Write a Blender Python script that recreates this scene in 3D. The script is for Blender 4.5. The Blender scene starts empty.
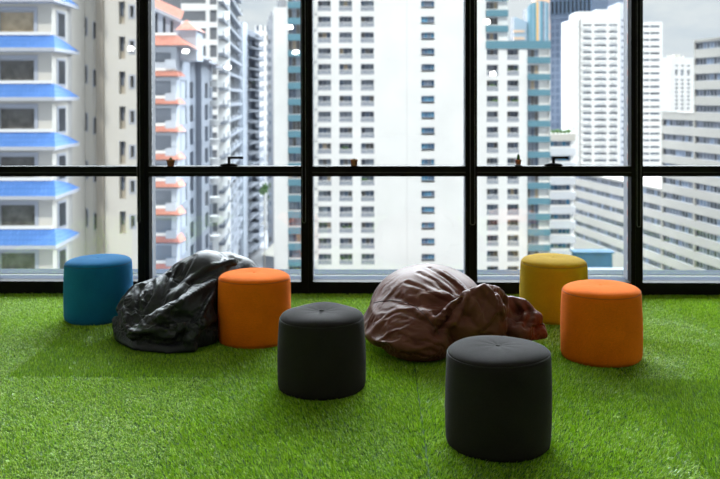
import bpy, bmesh, math, random
import numpy as np
from mathutils import Vector, Matrix, noise
sc = bpy.context.scene
COL = sc.collection
R = math.radians
rnd = random.Random(7)
SKY_TOP, SKY_BACK, LAMP_ESTR, GRASS_D = 36.0, 0.3, 27.0, 34000

# ------------------------------------------------------------------ camera
F = 866.0                      # focal length in pixels of the 720 px wide frame
EYE = Vector((0.0, -6.0, 1.357))
YAW, PITCH = R(1.2), R(0.45)
V0 = 97 + F * math.tan(PITCH)
cam_d = bpy.data.cameras.new('camera')
cam = bpy.data.objects.new('camera', cam_d); COL.objects.link(cam)
cam.location = EYE
cam.rotation_euler = (R(90) - PITCH, R(0.12), YAW)
cam_d.sensor_width = 36.0; cam_d.lens = 36.0 * F / 720
cam_d.shift_y = (V0 - 239.5) / 720
cam_d.clip_start = 0.05; cam_d.clip_end = 4000
cam_d.dof.use_dof = True; cam_d.dof.focus_distance = 4.0; cam_d.dof.aperture_fstop = 3.4
sc.camera = cam

def at(u, d, z=0.0):
    """a place on the plan: bearing u of the survey view, d metres ahead of it"""
    xc = (u - 360) / F * d
    return Vector((EYE.x + xc * math.cos(YAW) - d * math.sin(YAW), EYE.y + xc * math.sin(YAW) + d * math.cos(YAW), z))
def hz(v, d):
    """height above the floor of sight line v at d metres"""
    return EYE.z - (v - 97) / F * d

# --------------------------------------------------------------- materials
def new_mat(name):
    m = bpy.data.materials.new(name); m.use_nodes = True
    return m, m.node_tree, m.node_tree.nodes['Principled BSDF']
def mat(name, col, rough=0.7, metal=0.0, spec=0.5, var=0.0, vscale=3.0, bump=0.0, bscale=40.0, sheen=0.0, emit=None, estr=0.0):
    m, nt, b = new_mat(name)
    c = (col[0], col[1], col[2], 1)
    b.inputs['Base Color'].default_value = c
    b.inputs['Roughness'].default_value = rough
    b.inputs['Metallic'].default_value = metal
    b.inputs['Specular IOR Level'].default_value = spec
    if sheen: b.inputs['Sheen Weight'].default_value = sheen; b.inputs['Sheen Roughness'].default_value = 0.5
    if emit: b.inputs['Emission Color'].default_value = (*emit, 1); b.inputs['Emission Strength'].default_value = estr
    L = nt.links
    if var or bump:
        tc = nt.nodes.new('ShaderNodeTexCoord')
    if var:
        n = nt.nodes.new('ShaderNodeTexNoise'); n.inputs['Scale'].default_value = vscale; n.inputs['Detail'].default_value = 4
        L.new(tc.outputs['Object'], n.inputs['Vector'])
        r = nt.nodes.new('ShaderNodeValToRGB')
        r.color_ramp.elements[0].position = 0.3; r.color_ramp.elements[1].position = 0.7
        r.color_ramp.elements[0].color = (col[0]*(1-var), col[1]*(1-var), col[2]*(1-var), 1)
        r.color_ramp.elements[1].color = (min(1, col[0]*(1+var)), min(1, col[1]*(1+var)), min(1, col[2]*(1+var)), 1)
        L.new(n.outputs['Fac'], r.inputs['Fac']); L.new(r.outputs['Color'], b.inputs['Base Color'])
    if bump:
        n2 = nt.nodes.new('ShaderNodeTexNoise'); n2.inputs['Scale'].default_value = bscale; n2.inputs['Detail'].default_value = 3
        L.new(tc.outputs['Object'], n2.inputs['Vector'])
        bp = nt.nodes.new('ShaderNodeBump'); bp.inputs['Strength'].default_value = bump; bp.inputs['Distance'].default_value = 0.01
        L.new(n2.outputs['Fac'], bp.inputs['Height']); L.new(bp.outputs['Normal'], b.inputs['Normal'])
    return m

# ------------------------------------------------------------ mesh builder
class MB:
    def __init__(s): s.v = []; s.f = []; s.mi = []; s.mats = []; s.sm = []
    def m(s, mt):
        if mt not in s.mats: s.mats.append(mt)
        return s.mats.index(mt)
    def face(s, pts, mt, smooth=False):
        i = len(s.v); s.v += [tuple(p) for p in pts]; s.f.append(tuple(range(i, i+len(pts)))); s.mi.append(s.m(mt)); s.sm.append(smooth)
    def box(s, a, b, mt):
        x0, y0, z0 = a; x1, y1, z1 = b
        i = len(s.v)
        s.v += [(x0,y0,z0),(x1,y0,z0),(x1,y1,z0),(x0,y1,z0),(x0,y0,z1),(x1,y0,z1),(x1,y1,z1),(x0,y1,z1)]
        for q in ((0,3,2,1),(4,5,6,7),(0,1,5,4),(1,2,6,5),(2,3,7,6),(3,0,4,7)):
            s.f.append(tuple(i+k for k in q)); s.mi.append(s.m(mt)); s.sm.append(False)
    def grid(s, rows, mt, closed=True, smooth=True):
        """rows: equally long lists of points; skin between them"""
        i = len(s.v); n = len(rows[0])
        for r in rows: s.v += [tuple(p) for p in r]
        for a in range(len(rows)-1):
            for k in range(n if closed else n-1):
                k2 = (k+1) % n
                s.f.append((i+a*n+k, i+a*n+k2, i+(a+1)*n+k2, i+(a+1)*n+k)); s.mi.append(s.m(mt)); s.sm.append(smooth)
    def lathe(s, prof, mt, n=24, c=(0,0,0), cap=True):
        rows = [[(c[0]+r*math.cos(2*math.pi*k/n), c[1]+r*math.sin(2*math.pi*k/n), c[2]+z) for k in range(n)] for r, z in prof]
        s.grid(rows, mt)
        if cap:
            s.face(list(reversed(rows[0])), mt); s.face(rows[-1], mt)
    def tube(s, pts, r, mt, n=8, closed=False):
        pts = [Vector(p) for p in pts]; rows = []
        N = len(pts)
        for k, p in enumerate(pts):
            t = (pts[(k+1) % N] - pts[k-1]) if (closed or 0 < k < N-1) else (pts[1]-pts[0] if k == 0 else pts[-1]-pts[-2])
            t.normalize()
            ref = Vector((0,0,1)) if abs(t.z) < 0.9 else Vector((0,1,0))
            a = t.cross(ref).normalized(); b = t.cross(a)
            rr = r(k/(N-1)) if callable(r) else r
            rows.append([p + a*rr*math.cos(2*math.pi*j/n) + b*rr*math.sin(2*math.pi*j/n) for j in range(n)])
        if closed: rows.append(rows[0])
        s.grid(rows, mt)
        if not closed:
            s.face(list(reversed(rows[0])), mt); s.face(rows[-1], mt)
    def mesh(s, name):
        me = bpy.data.meshes.new(name); me.from_pydata(s.v, [], s.f)
        for mt in s.mats: me.materials.append(mt)
        me.polygons.foreach_set('material_index', s.mi)
        me.polygons.foreach_set('use_smooth', s.sm)
        me.update(); return me
    def build(s, name, parent=None, loc=None):
        o = bpy.data.objects.new(name, s.mesh(name)); COL.objects.link(o)
        if parent: o.parent = parent
        if loc is not None: o.location = loc
        return o
def tag(o, label=None, cat=None, group=None, kind=None):
    if label: o['label'] = label
    if cat: o['category'] = cat
    if group: o['group'] = group
    if kind: o['kind'] = kind
    return o
def empty(name, loc=(0,0,0), rz=0.0):
    o = bpy.data.objects.new(name, None); COL.objects.link(o); o.location = loc; o.rotation_euler = (0,0,rz)
    o.empty_display_size = 0.2
    return o
def weld(o, d=1e-4):
    bm = bmesh.new(); bm.from_mesh(o.data); bmesh.ops.remove_doubles(bm, verts=bm.verts, dist=d)
    bmesh.ops.recalc_face_normals(bm, faces=bm.faces); bm.to_mesh(o.data); bm.free()

# -------------------------------------------------------------------- world
w = bpy.data.worlds.new('sky'); sc.world = w; w.use_nodes = True
nt = w.node_tree; N = nt.nodes; L = nt.links
bg = N['Background']
tc = N.new('ShaderNodeTexCoord'); mp = N.new('ShaderNodeMapping'); mp.inputs['Scale'].default_value = (1, 1, 2.6)
L.new(tc.outputs['Generated'], mp.inputs['Vector'])
ns = N.new('ShaderNodeTexNoise'); ns.inputs['Scale'].default_value = 7; ns.inputs['Detail'].default_value = 6; ns.inputs['Roughness'].default_value = 0.55
L.new(mp.outputs['Vector'], ns.inputs['Vector'])
cr = N.new('ShaderNodeValToRGB')
cr.color_ramp.elements[0].position = 0.40; cr.color_ramp.elements[0].color = (0.68, 0.75, 0.84, 1)
cr.color_ramp.elements[1].position = 0.58; cr.color_ramp.elements[1].color = (0.86, 0.89, 0.93, 1)
L.new(ns.outputs['Fac'], cr.inputs['Fac'])
sx = N.new('ShaderNodeSeparateXYZ'); L.new(tc.outputs['Generated'], sx.inputs['Vector'])
def ramp(src, f0, f1, t0, t1):
    n_ = N.new('ShaderNodeMapRange'); n_.interpolation_type = 'SMOOTHSTEP'
    for k_, v_ in (('From Min', f0), ('From Max', f1), ('To Min', t0), ('To Max', t1)): n_.inputs[k_].default_value = v_
    L.new(src, n_.inputs['Value']); return n_.outputs['Result']
up = ramp(sx.outputs['Z'], 0.13, 0.42, 0.0, 1.0); ahead = ramp(sx.outputs['Y'], 0.30, 0.72, SKY_BACK, SKY_TOP)   # sky glow added above the view ahead to light the room
mu = N.new('ShaderNodeMath'); mu.operation = 'MULTIPLY_ADD'; mu.inputs[2].default_value = 1.0
L.new(up, mu.inputs[0]); L.new(ahead, mu.inputs[1])
L.new(cr.outputs['Color'], bg.inputs['Color']); L.new(mu.outputs[0], bg.inputs['Strength'])
sd = bpy.data.lights.new('sun', 'SUN'); sd.energy = 2.6; sd.angle = R(3); sd.color = (1.0, 0.95, 0.88)
sun = bpy.data.objects.new('sun', sd); COL.objects.link(sun)
sun.rotation_euler = Vector((0.08, 0.8, -0.8)).to_track_quat('-Z', 'Y').to_euler()
sc.view_settings.view_transform = 'Standard'; sc.view_settings.look = 'None'
sc.view_settings.gamma = 1; sc.view_settings.use_curve_mapping = False
sc.view_settings.exposure = 0.0
sc.cycles.use_denoising = True
sc.cycles.max_bounces = 8; sc.cycles.transparent_max_bounces = 16
sc.cycles.caustics_reflective = False; sc.cycles.caustics_refractive = False
sc.cycles.sample_clamp_indirect = 6
# ------------------------------------------------------------------ the room
BLACK = mat('black_aluminium', (0.006, 0.0055, 0.005), rough=0.6, spec=0.06, var=0.25, vscale=9)
GREY_AL = mat('grey_aluminium', (0.13, 0.135, 0.15), rough=0.6, metal=0.0)
SILL = mat('pale_metal_ledge', (0.06, 0.068, 0.085), rough=0.9, spec=0.0, var=0.06, vscale=2)
JOINT = mat('dark_joint', (0.02, 0.02, 0.022), rough=0.8)
PAINT = mat('white_wall_paint', (0.70, 0.70, 0.68), rough=0.9, var=0.02, vscale=1)
CEIL = mat('white_ceiling_paint', (0.75, 0.75, 0.74), rough=0.95, var=0.02, vscale=1)
CARPET = mat('charcoal_carpet', (0.06, 0.06, 0.065), rough=1.0, var=0.2, vscale=60, bump=0.5, bscale=300)
TURFBASE = mat('turf_backing', (0.03, 0.085, 0.008), rough=1.0, var=0.3, vscale=120)
GRASS_RGB = 0
m, nt, b = new_mat('window_glass'); GLASS = m
nt.nodes.remove(b)
out = nt.nodes['Material Output']
tr = nt.nodes.new('ShaderNodeBsdfTransparent'); tr.inputs['Color'].default_value = (0.96, 0.985, 0.98, 1)
gl = nt.nodes.new('ShaderNodeBsdfGlossy'); gl.inputs['Roughness'].default_value = 0.0; gl.inputs['Color'].default_value = (1,1,1,1)
fr = nt.nodes.new('ShaderNodeFresnel'); fr.inputs['IOR'].default_value = 1.45
mx = nt.nodes.new('ShaderNodeMixShader')
nt.links.new(fr.outputs['Fac'], mx.inputs['Fac']); nt.links.new(tr.outputs[0], mx.inputs[1]); nt.links.new(gl.outputs[0], mx.inputs[2])
nt.links.new(mx.outputs[0], out.inputs['Surface'])

FZ = -0.018
HALF, DEEP, TOP = 5.69, 25.0, 2.75
def struct(name, mb, parent=None):
    o = mb.build(name, parent)
    if not parent: o['kind'] = 'structure'
    return o
q = MB(); q.box((-HALF, -DEEP, -0.25), (HALF, 0.6, FZ-0.004), CARPET); q.box((-HALF, -8.0, FZ-0.004), (HALF, 0.0, FZ), TURFBASE); struct('floor', q)
q = MB(); q.box((-HALF-0.3, -DEEP, TOP), (HALF+0.3, 0.45, TOP+0.3), CEIL); struct('ceiling', q)
q = MB(); q.box((-HALF-0.3, -DEEP, -0.25), (-HALF, 0.09, TOP), PAINT); struct('wall_left', q)
q = MB(); q.box((HALF, -DEEP, -0.25), (HALF+0.3, 0.09, TOP), PAINT); struct('wall_right', q)
q = MB(); q.box((-HALF-0.3, -DEEP-0.3, -0.25), (HALF+0.3, -DEEP, TOP+0.3), PAINT); struct('wall_back', q)

# the curtain wall: black mullions between bays 1.14 m wide, a transom at knee height
MULL = [-1.639 + 1.1405 * k for k in range(-3, 7)]
MULL[3:7] = [-1.639, -0.4976, 0.644, 1.782]
T0, T1 = 0.806, 0.876
n_bay = 0
for k, X in enumerate(MULL):
    q = MB(); q.box((X-0.040, 0.0, FZ), (X+0.040, 0.085, TOP), BLACK)
    q.box((X-0.012, -0.012, FZ), (X+0.012, 0.0, TOP), BLACK)          # the raised centre bead
    q.box((X-0.036, 0.097, 0.072), (X+0.036, 0.20, TOP), GREY_AL)      # the outer fin
    struct('trim_%d' % (k+1), q)
for k in range(len(MULL)-1):
    n_bay += 1
    xa, xb = MULL[k]+0.040, MULL[k+1]-0.040
    wn = tag(empty('window_%d' % n_bay, ((xa+xb)/2, 0, 0)), kind='structure')
    h = (xb-xa)/2
    q = MB()
    q.box((-h, 0.0, FZ), (h, 0.085, 0.072), BLACK)                  # bottom rail
    q.box((-h, 0.0, T0), (h, 0.085, T1), BLACK)                    # transom
    q.box((-h, 0.0, 2.60), (h, 0.085, TOP), BLACK)
    q.box((-h, -0.004, T0+0.024), (h, 0.0, T0+0.030), JOINT)
    q.build('window_frame', wn)
    q = MB(); q.box((-h, 0.088, 0.060), (h, 0.094, T0+0.01), GLASS); q.build('glass_pane', wn)
    q = MB(); q.box((-h, 0.088, T1-0.01), (h, 0.094, 2.62), GLASS); q.build('glass_pane', wn)
q = MB(); q.box((-HALF, 0.097, -0.25), (HALF, 0.225, 0.071), SILL); q.box((-HALF, 0.225, -0.25), (HALF, 0.268, 0.0695), JOINT)
q.box((-HALF, 0.268, -0.25), (HALF, 0.44, 0.073), SILL)
struct('trim_11', q)

# lever handles on the transom belong to their windows
def handle(n, u):
    wn = bpy.data.objects['window_%d' % n]
    x = at(u, 6.03).x - wn.location.x
    q = MB()
    q.lathe([(0.0,0),(0.062,0),(0.062,0.010),(0.035,0.018),(0.012,0.020)], BLACK, 20, (x, 0.04, T1))
    for p in range(len(q.v)): q.v[p] = (q.v[p][0], 0.04+(q.v[p][1]-0.04)*0.45, q.v[p][2])
    q.box((x-0.009, 0.032, T1+0.012), (x+0.009, 0.048, T1+0.062), BLACK)
    q.box((x-0.009, 0.032, T1+0.050), (x+0.096, 0.048, T1+0.066), BLACK)
    q.box((x+0.080, 0.032, T1+0.048), (x+0.100, 0.048, T1+0.065), BLACK)
    o = q.build('window_handle', wn); o['label'] = 'black lever handle'
handle(4, 228); handle(6, 553)

# roller-blind chains hanging down the mullions
CHAIN = mat('smoked_plastic_bead', (0.10, 0.10, 0.105), rough=0.35)
for X, dx, vb, lab in ((MULL[3]-0.028, 0.010, 223, 'thin grey bead chain hanging on the leftmost mullion, behind the black bean bag'),
                  (MULL[4]-0.018, 0.012, 223, 'thin grey bead chain hanging on the mullion above the left orange stool'),
                  (MULL[5]+0.006, 0.016, 225, 'thin grey bead chain hanging on the mullion above the brown bean bag'),
                  (MULL[6]+0.008, 0.013, 227, 'thin grey bead chain hanging on the mullion above the right orange stool')):
    zb = hz(vb, 5.98)
    pts = [(-dx, 0, TOP-zb)] + [(-dx, 0, (TOP-zb)*t) for t in (0.75, 0.5, 0.25)] + [(-dx, 0, 0.03)]
    pts += [(-dx*math.cos(a), 0, 0.012-0.012*math.sin(a)+0.0) for a in [math.pi*k/8 for k in range(9)]]
    pts += [(dx, 0, 0.03)] + [(dx, 0, (TOP-zb)*t) for t in (0.25, 0.5, 0.75)] + [(dx, 0, TOP-zb)]
    q = MB(); q.tube(pts, 0.0018, CHAIN, 6)
    o = q.build('blind_chain', None, (X, -0.018, zb)); tag(o, lab, 'chain', 'bead chains of the roller blinds')

# little pots standing on the transom
TERRA = mat('terracotta', (0.36, 0.11, 0.05), rough=0.8, var=0.2, vscale=60)
TERRA2 = mat('brown_terracotta', (0.32, 0.15, 0.07), rough=0.85, var=0.25, vscale=60)
SAUCER = mat('grey_saucer', (0.30, 0.31, 0.32), rough=0.6)
SOIL = mat('potting_soil', (0.02, 0.014, 0.01), rough=1.0)
CACT = mat('cactus_green', (0.03, 0.11, 0.02), rough=0.7, var=0.3, vscale=80)
YEL = mat('yellow_bud', (0.5, 0.25, 0.02), rough=0.7)
def pot(u, r0, r1, h, label, mt, saucer=False, cactus=0.0, spotted=False):
    t = tag(empty('cactus_pot', at(u, 6.04)), label, 'potted cactus', 'small pots on the window transom')
    t.location.y = 0.04; t.location.z = T1
    z = 0.0
    if saucer:
        q = MB(); q.lathe([(r1*0.9,0),(r1*1.35,0.008),(r1*1.35,0.012),(r1*0.9,0.010)], SAUCER, 20); q.build('saucer', t); z = 0.009
    q = MB(); q.lathe([(r0,z),(r0*1.03,z+0.002),(r1*0.94,z+h*0.72),(r1,z+h*0.74),(r1*1.03,z+h),(r1*0.9,z+h),(r1*0.86,z+h*0.9)], mt, 24)
    q.build('pot', t)
    q = MB(); q.lathe([(r1*0.86,z+h*0.88),(r1*0.5,z+h*0.93),(0.001,z+h*0.95)], SOIL, 16, cap=False); q.build('soil', t)
    q = MB(); c = cactus
    prof = [(0.0012,0),(0.006,0.001),(0.0085,c*0.3),(0.0075,c*0.7),(0.004,c*0.95),(0.001,c)]
    rows = []
    for r, zz in prof:
        rows.append([((r*(1+0.18*math.cos(8*a)))*math.cos(a), (r*(1+0.18*math.cos(8*a)))*math.sin(a), z+h*0.92+zz) for a in [2*math.pi*k/32 for k in range(32)]])
    q.grid(rows, CACT)
    if c > 0.03:
        q.grid([[(x*0.6+0.006, y*0.6, (zz-z-h*0.92)*0.5+z+h*0.92) for x, y, zz in rw] for rw in rows], CACT)
    if not saucer: q.lathe([(0.001,0),(0.004,0.002),(0.003,0.005),(0.001,0.006)], YEL, 10, (0.001,0,z+h*0.92+c))
    q.build('cactus', t)
pot(169.5, 0.021, 0.030, 0.046, 'tiny terracotta pot with a small green cactus, on the transom above the black bean bag', TERRA, cactus=0.016)
pot(354, 0.021, 0.025, 0.046, 'tiny brown pot on the transom in front of the white tower', TERRA2, cactus=0.008)
pot(517.8, 0.017, 0.021, 0.034, 'tiny terracotta pot on a grey saucer with a thin cactus, above the yellow stool', TERRA, saucer=True, cactus=0.042)

# round ceiling lamps; the panes mirror them
LAMPW = mat('lamp_diffuser', (0.9, 0.9, 0.9), emit=(1.0, 0.95, 0.88), estr=LAMP_ESTR)
LAMPR = mat('lamp_ring', (0.8, 0.8, 0.8), rough=0.4)
for yy in (-0.9, -2.6, -4.6):
    for xx in (-5.0, -3.35, -1.8, 0.0, 1.8, 3.35, 5.0):
        if yy == -4.6 and xx == 0.0: pass
        t = tag(empty('ceiling_lamp', (xx, yy, TOP)), 'round white recessed ceiling lamp, one of the even rows over the turf', 'ceiling lamp', 'round recessed ceiling lamps')
        q = MB(); q.lathe([(0.115, 0.0), (0.135, 0.0), (0.135, -0.008), (0.115, -0.008)], LAMPR, 24, cap=False); q.build('ring', t)
        q = MB(); q.lathe([(0.115, -0.004), (0.001, -0.006)], LAMPW, 24, cap=False); q.build('diffuser', t)

# globe pendants further back in the room: the panes mirror them as bright spots
GLOBE = mat('opal_globe', (0.9,0.9,0.9), emit=(1.0, 0.96, 0.9), estr=60.0)
for u, v, D in ((48,48,16),(63,66,22),(131,48,16),(186,51,16),(228,67,22),(290,27,12.5),(296,52,16),(487,22,12.5),(493,74,22),(668,66,22)):
    m_ = at(u, D); zc = hz(v, D)
    t = tag(empty('globe_pendant', (m_.x, 0.18-m_.y, zc)), 'round opal globe pendant lamp, mirrored as a bright spot in the panes', 'pendant lamp', 'globe pendants in the back of the room')
    q = MB(); rr = 0.05*D/16+0.01; q.lathe([(max(0.001, rr*1.15*math.sin(math.pi*k/10)), -rr*0.8*math.cos(math.pi*k/10)) for k in range(11)], GLOBE, 20, cap=False); q.build('globe', t)
    q = MB(); q.tube([(0,0,rr*0.8),(0,0,TOP-zc)], 0.004, BLACK, 6); q.build('cord', t)

# ------------------------------------------------------------ stools (poufs)
def fabric(name, col, sheen=0.3, bs=0.35):
    m, nt, b = new_mat(name); L = nt.links
    b.inputs['Roughness'].default_value = 0.95; b.inputs['Specular IOR Level'].default_value = 0.2
    b.inputs['Sheen Weight'].default_value = sheen*0.8; b.inputs['Sheen Roughness'].default_value = 0.4
    b.inputs['Sheen Tint'].default_value = (min(1,col[0]*1.3+.06), min(1,col[1]*1.5+.06), min(1,col[2]*1.5+.05), 1)
    tc = nt.nodes.new('ShaderNodeTexCoord')
    n = nt.nodes.new('ShaderNodeTexNoise'); n.inputs['Scale'].default_value = 420; n.inputs['Detail'].default_value = 2
    n1 = nt.nodes.new('ShaderNodeTexNoise'); n1.inputs['Scale'].default_value = 9; n1.inputs['Detail'].default_value = 5
    L.new(tc.outputs['Object'], n.inputs['Vector']); L.new(tc.outputs['Object'], n1.inputs['Vector'])
    ad = nt.nodes.new('ShaderNodeMath'); ad.operation = 'MULTIPLY_ADD'; ad.inputs[1].default_value = 0.82; 
    L.new(n.outputs['Fac'], ad.inputs[0]); 
    h2 = nt.nodes.new('ShaderNodeMath'); h2.operation = 'MULTIPLY'; h2.inputs[1].default_value = 0.18
    L.new(n1.outputs['Fac'], h2.inputs[0]); L.new(h2.outputs[0], ad.inputs[2])
    r = nt.nodes.new('ShaderNodeValToRGB'); r.color_ramp.elements[0].position = 0.36; r.color_ramp.elements[1].position = 0.64
    k0, k1 = 0.72, 1.22
    r.color_ramp.elements[0].color = (col[0]*k0, col[1]*k0, col[2]*k0, 1)
    r.color_ramp.elements[1].color = (min(1,col[0]*k1), min(1,col[1]*k1), min(1,col[2]*k1), 1)
    L.new(ad.outputs[0], r.inputs['Fac']); L.new(r.outputs['Color'], b.inputs['Base Color'])
    bp = nt.nodes.new('ShaderNodeBump'); bp.inputs['Strength'].default_value = bs; bp.inputs['Distance'].default_value = 0.002
    L.new(n.outputs['Fac'], bp.inputs['Height']); L.new(bp.outputs['Normal'], b.inputs['Normal'])
    return m
STOOLS = []
def stool(u, d, rad, h, col, label, seed, seam_deg, dome=0.022, squash=0.0, tap=0.0, sheen=0.3):
    p = at(u, d, FZ); h += 0.020; rad += 0.002
    t = tag(empty('pouf_stool', p), label, 'stool', 'round upholstered stools on the turf')
    STOOLS.append((p.x, p.y, rad))
    rg = random.Random(seed)
    fb = fabric(label.split()[0]+'_fabric_%d' % seed, col, sheen)
    thread = mat('thread_%d' % seed, tuple(c*0.6 for c in col), rough=0.9)
    ph = [rg.uniform(0, 6.28) for _ in range(6)]; am = [rg.uniform(0.2, 1) for _ in range(6)]
    NS = 96
    sa = R(seam_deg)
    def prof_r(a, z, f):                      # f: 0 at the floor, 1 at the seam
        r = rad * (0.972 + 0.028*math.sin(math.pi*min(1, f*0.9+0.12)) + tap*(f-0.5))
        r += 0.0022*am[0]*math.sin(2*a+ph[0]) + 0.0016*am[1]*math.sin(3*a+ph[1]+2*f) + 0.0010*am[2]*math.sin(7*a+ph[2]+5*f)
        dd = (a - sa + math.pi) % (2*math.pi) - math.pi
        r -= 0.0022*math.exp(-(dd/0.022)**2)
        return r
    def tilt(a): return 0.003*math.sin(a+ph[3]) + 0.0018*math.sin(2*a+ph[4]) 
    q = MB(); rows = []
    ang = [2*math.pi*k/NS for k in range(NS)]
    zs = h - dome - 0.012
    rows.append([(0.86*prof_r(a,0,0)*math.cos(a), 0.86*prof_r(a,0,0)*math.sin(a), 0.004) for a in ang])
    for f, k in ((0.0,0.95),(0.02,0.985),(0.06,1.0)):
        rows.append([(k*prof_r(a,0,f)*math.cos(a), k*prof_r(a,0,f)*math.sin(a), 0.006+f*zs) for a in ang])
    for i in range(1, 15):
        f = 0.06 + 0.90*i/14
        rows.append([(prof_r(a,0,f)*math.cos(a), prof_r(a,0,f)*math.sin(a), f*zs+tilt(a)*f) for a in ang])
    for f, k in ((0.985,0.992),(1.0,0.975)):
        rows.append([(k*prof_r(a,0,f)*math.cos(a), k*prof_r(a,0,f)*math.sin(a), f*zs+tilt(a)*f) for a in ang])
    q.grid(rows, fb); q.face(list(reversed(rows[0])), fb); q.build('side_cover', t)
    q = MB(); rows = []
    for i in range(0, 26):
        s = i/25
        k = 0.975*math.cos(s*math.pi/2)**0.62 if i < 25 else 0.004
        if i == 0: k = 0.975
        zt = zs + (dome+0.012) * (math.sin(s*math.pi/2)**0.9)
        pts = []
        for a in ang:
            rr = k*prof_r(a,0,1.0)
            x, y = rr*math.cos(a), rr*math.sin(a)
            z = zt + tilt(a)*(1-s) + squash*(0.006*math.sin(x*18+ph[5])*math.cos(y*15+ph[2]) )*math.sin(s*math.pi/2)
            z -= 0.005*math.exp(-((x*x+y*y)/0.0016))
            z += 0.0005*math.sin(a*9+ph[1])*math.exp(-((rr-0.06)/0.05)**2)
            pts.append((x, y, z))
        rows.append(pts)
    q.grid(rows, fb); q.face(rows[-1], fb); q.build('seat_top', t)
    q = MB()
    q.tube([(0.981*prof_r(a,0,1.0)*math.cos(a), 0.981*prof_r(a,0,1.0)*math.sin(a), zs+tilt(a)) for a in ang], 0.0026, thread, 6, closed=True)
    q.tube([((prof_r(sa,0,f)+0.0002)*math.cos(sa), (prof_r(sa,0,f)+0.0002)*math.sin(sa), f*zs+tilt(sa)*f) for f in [0.05+0.93*i/14 for i in range(15)]], 0.0010, thread, 6)
    q.build('stitched_seam', t)
    q = MB(); q.lathe([(0.001, 0.0), (0.010, 0.0005), (0.012, 0.003), (0.006, 0.005), (0.001, 0.0055)], fb, 20, (0,0,h-0.0075), cap=False); q.build('centre_button', t)
    return t
stool(498, 3.42, 0.207, 0.375, (0.019,0.0158,0.0163), 'charcoal round stool nearest the viewer, in front of the brown bean bag', 1, -28, dome=0.020, squash=0.5, tap=0.01)
stool(321, 4.09, 0.207, 0.352, (0.019,0.0158,0.0163), 'charcoal round stool with a dented top, between the two bean bags', 2, -95, dome=0.026, squash=1.4, tap=-0.02)
stool(254, 4.88, 0.204, 0.372, (0.84,0.158,0.002), 'orange round stool beside the black bean bag', 3, -40, tap=0.02)
stool(601, 4.55, 0.206, 0.368, (0.84,0.158,0.002), 'orange round stool at the right, in front of the yellow one', 4, 100, tap=-0.01)
stool(553.5, 5.37, 0.206, 0.362, (0.50,0.30,0.006), 'mustard yellow round stool close to the window', 5, 80, tap=0.01)
stool(97.5, 5.38, 0.207, 0.364, (0.006,0.14,0.34), 'teal blue round stool beside the black bean bag', 6, -140, tap=0.01)

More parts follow.
